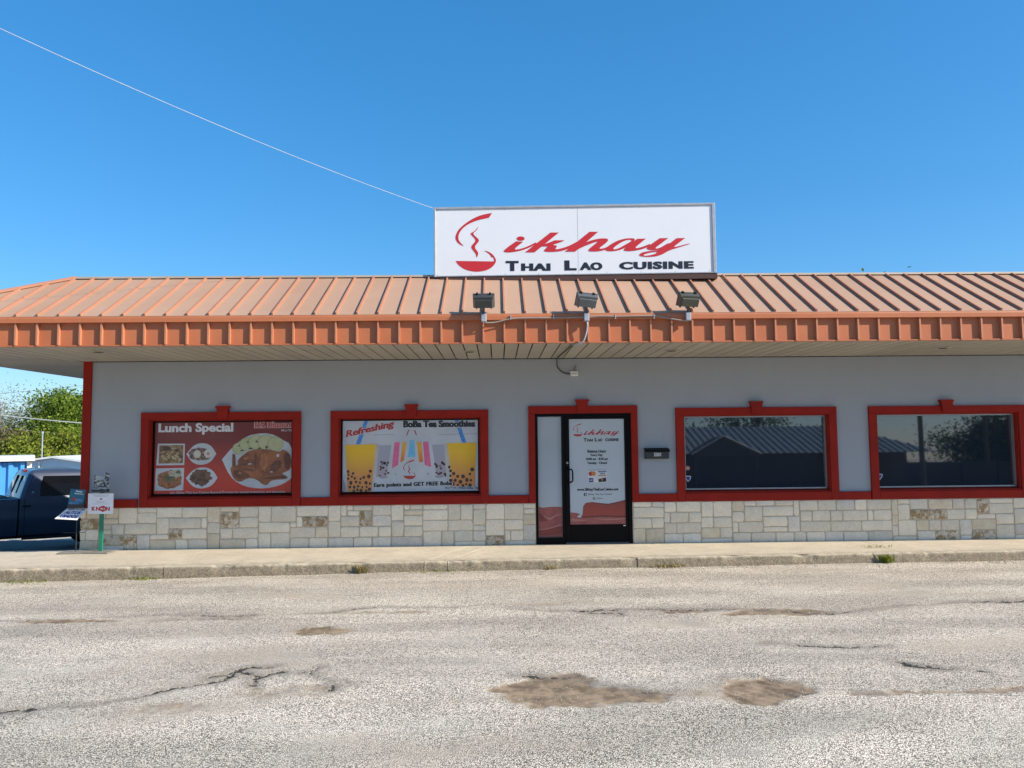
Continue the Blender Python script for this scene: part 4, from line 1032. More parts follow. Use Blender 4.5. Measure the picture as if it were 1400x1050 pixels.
# sidelight film
sfilm = thing('sidelight_film', 'narrow pale printed film on the glass strip left of the entrance door', 'window film', (DA+0.05, 0.055, WALK_Z+0.102))
SW_, SHH = 1.068-DA-0.058, DOOR[3]-0.05-WALK_Z-0.104
obj('sheet', MB().box(0, SW_, 0, 0.002, 0, SHH), pm('print_film_pale_side', (0.42,0.46,0.50), (0.37,0.41,0.45), 1.5), sfilm)
FS = Flat(lambda u, v: (u*SW_, v*SHH), 0.0, 0.0005)
t = MB(); FS.poly(t, [(0,0.001),(0.999,0.001),(0.999,.25),(.7,.252),(.4,.25),(.15,.245),(0,.255)], 1); obj('pink_dune', t, m_sand2, sfilm)
m_deep = pm('print_deep_dune', (0.26,0.03,0.028), (0.2,0.022,0.02), 5)
prints(FS, 'red_dune', m_deep, sfilm, ([(0,.215),(.15,.185),(.3,.15),(.45,.14),(.2,.13),(0,.135)], 2, 1), ([(0,.06),(.3,.065),(.6,.08),(1,.1),(1,.03),(.6,.02),(0,.0105)], 2, 1))
prints(FS, 'pale_dune', m_pale_dune, sfilm, ([(.15,.19),(.45,.155),(.7,.185),(1,.2),(1,.19),(.7,.17),(.45,.135)], 3, 1), ([(0,.068),(.3,.072),(.6,.088),(1,.115),(1,.1),(.6,.078),(.3,.062),(0,.06)], 3, 1))

# stickers on the dark windows
m_pr_blue = pm('print_blue', (0.02,0.04,0.30)); m_pr_scar = pm('print_scarlet', (0.42,0.03,0.03))
def sticker_shield(px, pz, s, parent):
    Fq = Flat(lambda u, v: (px+u*s, pz+v*s), 0.0875, 0.0008)
    t = MB(); Fq.poly(t, [(-1,.8),(0,1.0),(1,.8),(.85,-.1),(0,-1.1),(-.85,-.1)], 1); o = obj('sticker_border', t, m_pr_white, parent)
    t = MB(); Fq.poly(t, [(-.72,.58),(0,.74),(.72,.58),(.6,-.05),(0,-.75),(-.6,-.05)], 2); obj('sticker', t, m_pr_blue, parent)
sticker_shield(3.168, 1.19, 0.05, win_objs[2]); sticker_shield(6.385, 1.19, 0.05, win_objs[3])
Fq = Flat(lambda u, v: (3.165+u, 1.365+v), 0.0865, 0.0008)
t = MB(); Fq.ell(t, 0, 0, .034, .034, 1); obj('sticker_border', t, m_pr_white, win_objs[2])
t = MB(); Fq.ell(t, 0, 0, .03, .03, 2); obj('sticker', t, m_pr_scar, win_objs[2])
t = MB(); Fq.poly(t, [(-.02,-.008),(.02,-.008),(.02,.008),(-.02,.008)], 3); obj('sticker_bar', t, m_pr_white, win_objs[2])

# ------------------------------------------------------------------ mailbox
mail = thing('mailbox', 'black wall mailbox with number 3301 beside the entrance door', 'mailbox', (2.43, 0.0, 1.525))
obj('box', MB().prism_x([(0.0,0.0),(-0.11,0.012),(-0.115,0.14),(0.0,0.165)], 0.0, 0.385), M('mailbox_black', (0.022,0.024,0.028), (0.03,0.032,0.036), scale=9, rough=0.45), mail)
obj('lid', MB().prism_x([(0.0,0.178),(-0.02,0.18),(-0.135,0.146),(-0.135,0.118),(-0.128,0.118),(-0.128,0.138),(0.0,0.168)], -0.012, 0.397), m_black, mail)
Fm = Flat(lambda u, v: (u, v), -0.1165, 0.001)
t = MB(); Fm.text(t, '3301', 0.135, 0.105, 0.25, 0.045, 1, 0.02); obj('number', t, m_white, mail)

# ------------------------------------------------------------------ floodlights, conduits, security light
flood_labels = ['dark floodlight on the eave, leftmost of the three below the sign', 'dark floodlight on the eave, tilted, middle of the three below the sign', 'dark floodlight on the eave, rightmost of the three below the sign']
def floodlight(xc, label, tilt, yaw, matx):
    th = thing('floodlight', label, 'floodlight', (xc, EY-0.012, 3.50), (0,0,0), 'floodlights below the roof sign')
    obj('junction_box', MB().cbox(-0.036, 0.036, -0.05, -0.001, 0.0, 0.115, 0.006), m_jbox, th)
    obj('box_cover', MB().cbox(-0.03, 0.03, -0.054, -0.0505, 0.008, 0.107, 0.002), m_steel, th)
    obj('knuckle', MB().tube([(0,-0.028,0.115),(0,-0.03,0.14),(0.0,-0.045,0.175),(0.0,-0.06,0.215)], [0.017,0.015,0.015,0.013], 10), m_flood, th)
    Rm = Matrix.Translation((0.0,-0.06,0.285)) @ Matrix.Rotation(yaw, 4, 'Z') @ Matrix.Rotation(tilt, 4, 'Y')  @ Matrix.Rotation(R(30), 4, 'X')
    def tr(m):
        m.v = [tuple(Rm @ Vector(p)) for p in m.v]; return m
    # local: lamp looks towards +Y (to the sign), we see the tapered back
    w0, h0, w1, h1 = 0.150, 0.098, 0.118, 0.055
    b = MB()
    ring = lambda w_, h_, y, dz=0: [(-w_,y,-h_+dz),(w_,y,-h_+dz),(w_,y,h_+dz),(-w_,y,h_+dz)]
    b.add(ring(w0-.004,h0-.004,0.03) + ring(w0-.008,h0-.01,-0.005) + ring(w0-.016,h0-.022,-0.05,-.004) + ring(w1,h1,-0.095,-.01), [(0,1,2,3),(15,14,13,12)] + [(k*4+i, (k+1)*4+i, (k+1)*4+(i+1)%4, k*4+(i+1)%4) for k in range(3) for i in range(4)])
    hs = obj('housing', tr(b), matx, th)
    f = MB(); f.box(-w0,w0,0.028,0.05,-h0,-h0+.012).box(-w0,w0,0.028,0.05,h0-.012,h0).box(-w0,-w0+.012,0.029,0.049,-h0+.012,h0-.012).box(w0-.012,w0,0.029,0.049,-h0+.012,h0-.012)
    obj('lens_frame', tr(f), m_flood, th)
    obj('lens', tr(MB().box(-w0+.012,w0-.012,0.033,0.038,-h0+.012,h0-.012)), m_bulb, th)
    for sx in (-.09, .09): obj('latch', tr(MB().box(sx-.012, sx+.012, 0.0, 0.06, h0-.002, h0+.012)), m_black, th)
    for sx in (-.1, .1): obj('latch', tr(MB().box(sx-.007, sx+.007, -0.01, 0.03, -h0-.014, -h0+.004)), m_black, th)
    obj('cooling_fin', tr(MB().box(-w1-.012, w1+.012, -0.082, -0.078, h1+.002, h1+.03)), matx, th)
    return th
m_flood_olive = M('olive_floodlight', (0.06,0.062,0.045), (0.045,0.046,0.035), scale=9, rough=0.5)
floodlight(-0.172, flood_labels[0], R(0), R(-2), m_flood)
floodlight(1.255, flood_labels[1], R(5), R(9), M('grey_floodlight', (0.09,0.10,0.11), (0.07,0.078,0.085), scale=9, rough=0.45))
floodlight(2.675, flood_labels[2], R(1), R(10), m_flood_olive)
def cat(pts, n=8):
    P = [Vector(p) for p in pts]; P = [P[0]] + P + [P[-1]]; out = []
    for i in range(1, len(P)-2):
        for k in range(n):
            t = k/n; a, b, c, d = P[i-1], P[i], P[i+1], P[i+2]
            out.append(0.5*((2*b) + (c-a)*t + (2*a-5*b+4*c-d)*t*t + (3*b-a-3*c+d)*t*t*t))
    out.append(P[-2]); return out
yc = EY-0.022
cond = thing('eave_conduit', 'thin grey conduit running along the eave between the three floodlights', 'conduit', (-0.17, yc, 3.52))
def loc_(pts, o): return [(p[0]-o[0], p[1]-o[1], p[2]-o[2]) for p in pts]
o_ = (-0.17, yc, 3.52)
t = MB().tube(loc_(cat([(-0.165,yc-0.02,3.495),(-0.12,yc-0.015,3.490),(0.0,yc,3.500),(0.2,yc,3.545),(0.45,yc,3.555),(0.8,yc,3.555),(1.1,yc,3.56),(1.225,yc-.01,3.565)]), o_), 0.0095, 8); obj('conduit_run', t, m_conduit, cond, smooth=True)
t = MB().tube(loc_(cat([(1.29,yc-.01,3.57),(1.5,yc,3.575),(1.7,yc,3.57),(2.05,yc,3.575),(2.25,yc,3.57),(2.42,yc,3.535),(2.6,yc-.01,3.505),(2.68,yc-.02,3.497)]), o_), 0.0095, 8); obj('conduit_run', t, m_conduit, cond, smooth=True)
for xs_ in (0.2, 0.8, 1.66, 2.2):
    obj('strap', MB().box(xs_-.006+.17, xs_+.006+.17, -0.0125, 0.012, 3.535-3.52, 3.595-3.52), m_steel, cond)
flex = thing('flexible_conduit', 'thin grey flexible conduit dropping from the middle floodlight over the eave and soffit', 'conduit', (1.255, yc, 3.5))
o_ = (1.255, yc, 3.5)
t = MB().tube(loc_(cat([(1.262,yc-.02,3.499),(1.265,yc-.02,3.45),(1.258,yc-.012,3.38),(1.235,yc-.012,3.29),(1.20,yc-.01,3.22),(1.13,yc+.02,3.185),(1.06,yc+.1,3.19)]), o_), 0.0115, 8); obj('upper_run', t, m_steel, flex, smooth=True)
t = MB().tube(loc_(cat([(1.06,yc+.1,3.19),(1.05,EY+.7,3.195),(1.02,EY+1.4,3.195),(1.0,-0.3,3.19),(1.0,-0.06,3.17),(1.01,-0.025,3.06),(1.07,-0.022,2.99),(1.14,-0.022,2.955),(1.215,-0.028,2.945)]), o_), 0.0095, 8); obj('lower_run', t, M('dirty_conduit', (0.07,0.06,0.05), rough=.7), flex, smooth=True)
sec = thing('security_light', 'small white box light hanging on the wall under the soffit', 'light', (1.285, -0.001, 2.91))
obj('box', MB().cbox(-0.062, 0.062, -0.06, 0.0, 0.0, 0.078, 0.008), m_white, sec)
obj('lens_strip', MB().box(-0.05, 0.05, -0.064, -0.0605, 0.018, 0.05), m_bulb, sec)
obj('bracket', MB().tube([(0.02,-0.02,0.078),(0.022,-0.02,0.16),(0.03,-0.01,0.19)], 0.007, 8), m_conduit, sec)

# ------------------------------------------------------------------ literature racks at the corner
m_green = M('green_enamel', (0.01,0.20,0.12), (0.012,0.16,0.10), scale=7, rough=0.35)
m_wire = M('dark_wire', (0.03,0.03,0.03), rough=0.5)
m_base = M('dusty_base_plate', (0.16,0.15,0.13), (0.24,0.22,0.19), scale=9, rough=0.8)
GX, GY = -6.27, -0.30
rack = thing('literature_rack', 'green post literature rack with white KNON placard by the stone corner', 'rack', (GX, GY, WALK_Z), (0,0,R(-6)))
obj('base_plate', MB().box(-0.23, 0.20, -0.16, 0.14, 0.0, 0.02), m_base, rack)
obj('post', MB().prism_x([(-0.014,0.02),(0.014,0.02),(0.014,1.10),(-0.014,1.10)], -0.033, 0.027), m_green, rack)
pl = obj('placard', MB().box(-0.215, 0.205, -0.034, -0.026, 0.605, 0.925), m_white, rack)
Fp = Flat(lambda u, v: (-0.215+u*0.42, 0.605+v*0.32), -0.0345, 0.0006)
lines(Fp, 'red_lettering', m_signred, rack, ('K', .16, .35, .30, .15, 1, .04), ('N', .33, .35, .48, .15, 1, .03), ('N', .72, .35, .87, .15, 1, .03), fat=.006)
discs(Fp, 'red_disc', m_signred, rack, (.60, .25, .125, .15, 2))
t = MB(); Fp.text(t, '89.3', .515, .29, .685, .21, 3, .03); obj('white_lettering', t, m_white, rack)
t = MB(); Fp.ell(t, .52, .73, .05, .04, 1, 10)
obj('red_mark', t, m_signred, rack)
t = MB()
for v_, u0, u1 in ((.91,.22,.82),(.85,.28,.76),(.61,.30,.70),(.55,.36,.66),(.48,.20,.82)): Fp.poly(t, [(u0,v_),(u1,v_),(u1,v_+.012),(u0,v_+.012)], 1)
obj('small_print', t, pm('print_grey_red', (0.35,0.2,0.2)), rack, kind='stuff')
obj('holder', MB().box(-0.14,0.13,-0.03,-0.024,0.95,1.0).box(-0.14,0.13,-0.075,-0.07,0.95,0.985).box(-0.14,0.13,-0.07,-0.03,0.95,0.954), m_wire, rack)
# curled newspaper in its holder
m_news = M('newsprint', (0.42,0.43,0.42), (0.035,0.045,0.06), scale=17, rough=0.8, lo=.44, hi=.53, aniso=(1,1,1.9))
news = thing('newspaper', 'curled grey newspaper standing in the green rack', 'newspaper', (GX, GY, WALK_Z+0.955), (R(-8), R(-4), R(-6)))
t = MB(); nu, nv = 12, 8; v = []
for j in range(nv+1):
    for i in range(nu+1):
        u, w_ = i/nu-.5, j/nv
        v.append((u*0.25 + 0.05*w_, -0.055 + 0.035*math.sin(u*7+w_*2)*w_ - 0.03*w_*w_, w_*0.25 + 0.045*(u+.1)*w_ + 0.02*math.sin(u*9)*w_))
t.add(v, [(j*(nu+1)+i, j*(nu+1)+i+1, (j+1)*(nu+1)+i+1, (j+1)*(nu+1)+i) for j in range(nv) for i in range(nu)])
o = obj('pages', t, m_news, news, smooth=True)
md = o.modifiers.new('thick', 'SOLIDIFY'); md.thickness = 0.006
t = MB(); v = [(a_[0]*0.96+.004, a_[1]-0.006, a_[2]*0.98+.004) for a_ in v]
t.add(v, [(j*(nu+1)+i, j*(nu+1)+i+1, (j+1)*(nu+1)+i+1, (j+1)*(nu+1)+i) for j in range(nv-2, nv) for i in range(1, nu-4)])
obj('masthead', t, pm('print_newspaper_head', (0.5,0.52,0.52), (0.2,0.22,0.23), 30, .45, .6), news)
# second rack
HX, HY = -6.68, -0.30
rack2 = thing('wire_rack', 'thin wire literature rack with white AUTOS USADOS placard at the building corner', 'rack', (HX, HY, WALK_Z), (0,0,R(4)))
obj('base_plate', MB().box(-0.20, 0.19, -0.15, 0.15, 0.0, 0.018), m_base, rack2)
obj('post', MB().tube([(0.02,0,0.018),(0.02,0,0.92)], 0.007, 8), m_wire, rack2)
obj('crossbar', MB().tube([(-0.19,0.02,0.31),(0.14,0.02,0.31)], 0.004, 6), m_wire, rack2)
q = MB(); q.add([(-0.22,-0.20,0.555),(0.105,-0.19,0.530),(0.20,-0.03,0.69),(-0.105,-0.04,0.705),(-0.22,-0.196,0.549),(0.105,-0.186,0.524),(0.20,-0.026,0.684),(-0.105,-0.036,0.699)], [(0,1,2,3),(7,6,5,4),(0,4,5,1),(1,5,6,2),(2,6,7,3),(3,7,4,0)])
obj('placard', q, m_white, rack2)
def plm(u, v):
    A, B, C_, D_ = Vector((-0.22,-0.20,0.555)), Vector((0.105,-0.19,0.530)), Vector((0.20,-0.03,0.69)), Vector((-0.105,-0.04,0.705))
    return (A*(1-u)+B*u)*(1-v) + (D_*(1-u)+C_*u)*v + Vector((0,-0.0012,0.001))
def text_on(fn, s, u0, v0, u1, v1, bold, mb):
    v, f = text_geo(s, bold); ax = min(a[0] for a in v); bx = max(a[0] for a in v); ay = min(a[1] for a in v); by = max(a[1] for a in v)
    mb.add([tuple(fn(u0+(a[0]-ax)/(bx-ax)*(u1-u0), v0+(a[1]-ay)/(by-ay)*(v1-v0))) for a in v], f)
m_royal = pm('print_royal', (0.02,0.03,0.32))
t = MB(); text_on(plm, 'AUTOS', .14, .46, .86, .72, .05, t); obj('blue_lettering', t, m_royal, rack2)
t = MB(); text_on(plm, 'USADOS', .12, .12, .9, .38, .05, t); obj('blue_lettering', t, m_royal, rack2)
t = MB(); text_on(plm, 'NEED A CAR?', .1, .80, .95, .95, .03, t); obj('maroon_lettering', t, pm('print_maroon', (0.14,0.02,0.05)), rack2)
obj('holder', MB().box(-0.10,0.15,-0.06,-0.055,0.70,0.76).box(-0.10,0.15,-0.008,-0.003,0.70,0.92).box(-0.10,0.15,-0.055,-0.008,0.70,0.704), m_wire, rack2)
mag = thing('magazine', 'green and blue auto magazine standing in the wire rack', 'magazine', (HX+0.005, HY-0.035, WALK_Z+0.705), (R(-9), R(5), R(4)))
obj('cover', MB().box(-0.115, 0.115, -0.006, 0.006, 0.0, 0.29), pm('print_teal', (0.015,0.15,0.13), (0.03,0.09,0.20), 9), mag)
Fg = Flat(lambda u, v: (-0.115+u*.23, v*.29), -0.0065, 0.0006)
lines(Fg, 'title', m_white, mag, ('Auto', .35, .95, .8, .84, 1, .03), ('Revista', .32, .80, .92, .73, 1, .03))
rr = random.Random(3)
t = MB(); Fg.ell(t, .33, .47, .2, .07, 1, 14, .2, rr); obj('red_car_print', t, m_pr_scar, mag)
discs(Fg, 'blue_car_print', pm('print_car_blue', (0.03,0.10,0.35), (0.2,0.3,0.42), 40), mag, (.68, .40, .26, .09, 2), (.4, .22, .3, .08, 2), n=14, jit=.2, rnd=rr)

# ------------------------------------------------------------------ overhead cable to the sign
def catenary(a, b, sag, n=40):
    a, b = Vector(a), Vector(b); return [a.lerp(b, i/n) - Vector((0,0,sag*4*(i/n)*(1-i/n))) for i in range(n+1)]
m_cable = M('pale_cable', (0.5,0.5,0.48), rough=0.6)
A = Vector((-0.93, -0.6, 5.553)); B = Vector((-5.62, -4.25, 6.55)); D_ = B + (B-A)*0.9
cb = obj('service_cable', MB().tube(loc_(catenary(A, D_+Vector((0,0,0.66)), 0.32, 50), A), 0.0038, 6), m_cable, None, A)
tag(cb, 'thin pale cable rising from the roof sign to the upper left sky', 'cable')

# ------------------------------------------------------------------ pickup truck
m_paint = M('dark_blue_truck_paint', (0.045,0.054,0.082), (0.038,0.047,0.072), scale=2, rough=0.38, metal=0.2, coat=0.6)
m_tglass = M('truck_glass', (0.006,0.007,0.009), rough=0.03, ior=1.6)
m_rubber = M('tyre_rubber', (0.012,0.012,0.012), (0.02,0.019,0.018), scale=20, rough=0.85)
m_rim = M('wheel_metal', (0.3,0.3,0.31), scale=20, rough=0.35, metal=0.8)
m_under = M('dark_underbody', (0.01,0.01,0.01), rough=0.9)
m_tail = M('red_lens', (0.25,0.01,0.01), rough=0.2)
m_chrome = M('chrome', (0.6,0.6,0.6), rough=0.12, metal=1.0)
def make_truck(loc, rz_):
    tk = thing('pickup_truck', 'dark blue pickup truck parked behind the left corner of the restaurant', 'truck', loc, (0, R(1.2), rz_))
    side = [(0.90,0.42),(0.955,0.46),(0.985,0.60),(1.0,0.80),(0.998,0.92),(0.985,0.97),(0.985,1.06),(0.975,1.20),(0.955,1.27),(0.92,1.285)]
    def loft(x0, x1, prof, top=None, n=2, nose=0.0):
        m = MB(); ring = [(-y, z) for y, z in prof] + [(y, z) for y, z in reversed(prof)]
        k = len(ring); v = []
        for i in range(n+1):
            t = i/n; xx = x0 + (x1-x0)*t; s = 1 - nose*t*t*t
            for y, z in ring: v.append((xx, y*s, z - nose*0.6*t*t*max(0, z-1.0)))
        f = [(i*k+j, i*k+(j+1)%k, (i+1)*k+(j+1)%k, (i+1)*k+j) for i in range(n) for j in range(k)]
        f.append(tuple(range(k))); f.append(tuple(n*k+j for j in range(k)))
        m.add(v, f); return m
    def cut(mb, cutters, name, mat):
        o = obj(name, mb, mat, tk); tmp = []
        for xc, r in cutters:
            c = obj('cutter', MB().lathe([(r,-1.3),(r,1.3)], 'y', 36, (xc,0,0.40)), None); tmp.append(c)
            md = o.modifiers.new('b', 'BOOLEAN'); md.operation = 'DIFFERENCE'; md.solver = 'EXACT'; md.object = c
        dg = bpy.context.evaluated_depsgraph_get(); dg.update()
        me = bpy.data.meshes.new_from_object(o.evaluated_get(dg)); o.modifiers.clear(); o.data = me
        for c in tmp: bpy.data.objects.remove(c)
        edge_split_smooth(o, 32); return o
    RA, FA = -1.35, 1.80
    bed = cut(loft(-2.42, -0.035, side), [(RA, 0.47)], 'bed', m_paint)
    obj('bed_liner', MB().box(-2.34, -0.10, -0.84, 0.84, 1.2855, 1.2875), m_under, bed)
    obj('tail_lamp', MB().box(-2.44, -2.36, -0.985, -0.90, 0.85, 1.2), m_tail, bed); obj('tail_lamp', MB().box(-2.44, -2.36, 0.90, 0.985, 0.85, 1.2), m_tail, bed)
    obj('rear_bumper', MB().box(-2.55, -2.43, -0.95, 0.95, 0.48, 0.68), m_chrome, bed)
    cab = cut(loft(0.0, 1.42, side, n=3), [(FA, 0.48)], 'cab', m_paint)
    hood = cut(loft(1.425, 2.95, [(y, min(z, 1.2)) if z < 1.25 else (y*0.96, z-0.05) for y, z in side], n=8, nose=0.12), [(FA, 0.48)], 'hood', m_paint)
    # greenhouse: rounded plan sections
    def plan(x0, x1, hw, r, z, n=5):
        pts = []
        for cx_, cy_, a0 in ((x1-r, hw-r, 0), (x0+r, hw-r, 90), (x0+r, -hw+r, 180), (x1-r, -hw+r, 270)):
            for i in range(n+1):
                a = R(a0 + 90*i/n); pts.append((cx_+r*math.cos(a), cy_+r*math.sin(a), z))
        return pts
    secs = [plan(0.0,2.0,0.935,0.07,1.27), plan(0.10,1.72,0.86,0.09,1.60), plan(0.185,1.48,0.795,0.10,1.84), plan(0.25,1.38,0.745,0.13,1.905), plan(0.42,1.2,0.60,0.15,1.945)]
    m = MB(); k = len(secs[0]); v = [p for s in secs for p in s]
    m.add(v, [(i*k+j, i*k+(j+1)%k, (i+1)*k+(j+1)%k, (i+1)*k+j) for i in range(len(secs)-1) for j in range(k)] + [tuple((len(secs)-1)*k+j for j in range(k))])
    gh = obj('greenhouse', m, m_paint, cab); edge_split_smooth(gh, 40)
    def sy(z): return 0.935 - (z-1.27)/(1.60-1.27)*0.075 if z <= 1.6 else 0.86 - (z-1.6)/0.24*0.065
    for s in (-1, 1):
        pts = [(0.40,1.33),(0.42,1.60),(0.47,1.785),(1.36,1.785),(1.52,1.60),(1.78,1.33)]
        mm = MB(); mm.add([(x_, s*(sy(z_)+0.006), z_) for x_, z_ in pts], [tuple(range(6))] if s < 0 else [tuple(range(5,-1,-1))])
        mm.f = [(0,1,4,5),(1,2,3,4)]
        obj('side_window', mm, m_tglass, cab)
        # door seam and handle
        sm = MB()
        prof = [p for p in side if p[1] >= 0.46]
        sm.tube([(0.10, s*(y_+0.001), z_) for y_, z_ in prof] + [(0.16, s*(sy(1.5)+.001), 1.5), (0.27, s*(sy(1.8)+.001), 1.8)], 0.006, 5)
        obj('door_seam', sm, m_under, cab); sm = MB()
        sm.tube([(1.36, s*(y_+0.001), z_) for y_, z_ in prof], 0.006, 5)
        obj('door_seam', sm, m_under, cab)
        obj('door_handle', MB().cbox(0.0, 0.0, 0, 0, 0, 0).box(0.06, 0.22, s*1.0-0.02, s*1.0+0.02, 1.10, 1.135), m_under, cab)
        obj('badge', MB().lathe([(0.03, 0), (0.03, 0.01)], 'y', 14, (0.26, s*(sy(1.44)+.0)-(0.012 if s < 0 else 0), 1.42)), m_chrome, cab)
        obj('side_step', MB().box(0.08, 1.28, s*0.93-0.07, s*0.93+0.03, 0.36, 0.415), m_under, cab)
        obj('mirror', MB().box(1.62, 1.74, s*1.10-0.1, s*1.10+0.1, 1.32, 1.55), m_under, cab)
    q = MB(); q.add([(0.045-.006,-0.72,1.38),(0.045-.006,0.72,1.38),(0.165-.006,0.62,1.785),(0.165-.006,-0.62,1.785)], [(0,1,2,3)])
    obj('rear_window', q, m_tglass, cab)
    obj('window_bar', MB().tube([(0.03,-0.28,1.38),(0.145,-0.26,1.785)], 0.014, 6).tube([(0.03,0.28,1.38),(0.145,0.26,1.785)], 0.014, 6), m_under, cab)
    q = MB(); q.add([(1.94,-0.76,1.35),(1.94,0.76,1.35),(1.55,0.66,1.80),(1.55,-0.66,1.80)], [(0,1,2,3)]); q.v = [(a_+0.006, b_, c_) for a_, b_, c_ in q.v]
    obj('windscreen', q, m_tglass, cab)
    obj('brake_light', MB().box(0.19, 0.27, -0.17, 0.17, 1.865, 1.915), m_tail, cab)
    obj('chassis', MB().box(-2.3, 2.9, -0.62, 0.62, 0.36, 0.62), m_under, tk)
    obj('front_bumper', MB().box(2.95, 3.12, -0.88, 0.88, 0.45, 0.72), m_chrome, tk)
    for xw in (RA, FA):
        for s in (-1, 1):
            wb = MB().lathe([(0.24,-0.13),(0.36,-0.13),(0.39,-0.10),(0.40,-0.06),(0.40,0.06),(0.39,0.10),(0.36,0.13),(0.24,0.13)], 'y', 32, (0,0,0))
            wh = obj('wheel', wb, m_rubber, tk, (xw, s*0.84, 0.40))
            obj('rim', MB().lathe([(0.245,-0.10),(0.235,-0.128),(0.20,-0.10),(0.07,-0.09),(0.06,-0.12),(0.01,-0.122)] if s < 0 else [(0.245,0.10),(0.235,0.128),(0.20,0.10),(0.07,0.09),(0.06,0.12),(0.01,0.122)], 'y', 24), m_rim, wh)
    return tk
TRX, TRY = -11.47, 5.75
make_truck((TRX, TRY, -0.66), R(41))

# ------------------------------------------------------------------ containers and sheds behind
m_cblue = M('blue_container_paint', (0.05,0.24,0.55), (0.06,0.28,0.60), scale=2, rough=0.5)
m_cpale = M('pale_blue_metal', (0.42,0.58,0.72), (0.36,0.52,0.66), scale=2, rough=0.5)
m_cwhite = M('white_metal_roof', (0.72,0.72,0.70), (0.6,0.6,0.58), scale=3, rough=0.5)
GZ = -1.17
cont = thing('blue_container', 'blue corrugated metal container with white roof edge left of the truck', 'container', (-23.75, 11.4, GZ), (0,0,R(31)))
cw = MB(); n = 60; v = []; L = 7.9
pts = []
x = 0.0
while x < L:
    pts += [(x,0.0),(x+.10,0.0),(x+.16,-0.11),(x+.28,-0.11),(x+.34,0.0)]; x += 0.36
pts = [p for p in pts if p[0] <= L]
for px, py in pts: v += [(px, py, 0.12), (px, py, 2.35)]
cw.add(v, [(2*i, 2*i+2, 2*i+3, 2*i+1) for i in range(len(pts)-1)]); cw.box(0, L, 0.06, 2.3, 0.1, 2.36)
obj('corrugated_wall', cw, m_cblue, cont)
obj('roof_edge', MB().box(-0.1, L+0.25, -0.3, 2.4, 2.40, 2.58), m_cwhite, cont)
obj('corner_post', MB().box(L+0.02, L+0.16, -0.05, 0.1, 0, 2.36), m_cwhite, cont)
shed = thing('pale_blue_shed', 'pale blue metal shed with shallow gable roof behind the truck', 'shed', (-20.95, 21.5, GZ), (0,0,0))
obj('wall', MB().prism([(0,0),(3.4,0),(3.4,2.08),(1.6,2.36),(0,2.16)], 0, 6), m_cpale, shed)
obj('roof', MB().prism([(-.1,2.17),(1.6,2.375),(3.6,2.07),(3.6,2.15),(1.6,2.455),(-.1,2.25)], -0.3, 6.2), m_cwhite, shed)
obj('trim_band', MB().box(-0.01, 3.41, -0.012, 0.0, 1.35, 1.62), m_cblue, shed)
obj('downpipe', MB().tube([(0.9,-0.05,0),(0.9,-0.05,2.2)], 0.04, 8), m_cwhite, shed)
vp = thing('vent_pole', 'thin grey pole standing above the pale blue shed roof', 'pole', (-20.55, 22.5, GZ), (0,0,0))
obj('pole_shaft', MB().tube([(0,0,0),(0,0,3.45)], 0.03, 8), m_steel, vp); obj('pole_cap', MB().lathe([(0.05,3.45),(0.05,3.53),(0.02,3.56)], 'z', 10), m_steel, vp)

# ------------------------------------------------------------------ trees
m_bark = M('bark', (0.12,0.09,0.065), (0.07,0.055,0.04), scale=9, rough=0.95, bump=.5, bscale=30)
m_bark_grey = M('grey_bark', (0.34,0.32,0.29), (0.24,0.22,0.2), scale=9, rough=0.95)
lf_green = leaf_material('spring_leaves', (0.07,0.13,0.02), (0.23,0.31,0.05))
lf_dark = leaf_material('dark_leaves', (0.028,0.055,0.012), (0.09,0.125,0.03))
lf_yel = leaf_material('yellow_green_leaves', (0.11,0.15,0.02), (0.27,0.30,0.05))
lf_grey = leaf_material('pale_new_leaves', (0.15,0.18,0.12), (0.28,0.30,0.21))
lf_olive = leaf_material('olive_brush', (0.09,0.085,0.035), (0.19,0.17,0.08))
def branches(rr, base, height, spread, levels, r0, out, nsplit=4):
    def grow(p, d, L, r, lv):
        n = 4; pts = [p.copy()]; q = p.copy(); dd = d.copy()
        for i in range(n):
            dd = (dd + Vector((rr.uniform(-.2,.2), rr.uniform(-.2,.2), rr.uniform(-.03,.16)))).normalized(); q = q + dd*L/n; pts.append(q.copy())
        mb_.tube(pts, [r*(1-.55*i/n) for i in range(n+1)], 6 if lv < 2 else 4, cap=False)
        if lv >= levels: ends.append(q); return
        for _ in range(nsplit if lv else nsplit+1):
            j = rr.randint(2, n); a = rr.uniform(0, 2*math.pi); s = rr.uniform(.55, 1.1)*spread
            nd_ = (dd + Vector((math.cos(a)*s, math.sin(a)*s, rr.uniform(0,.35)))).normalized()
            grow(pts[j], nd_, L*rr.uniform(.5,.72), r*.5, lv+1)
    mb_ = out; ends = []
    grow(Vector(base), Vector((rr.uniform(-.05,.05), rr.uniform(-.05,.05), 1)), height, r0, 0)
    return ends
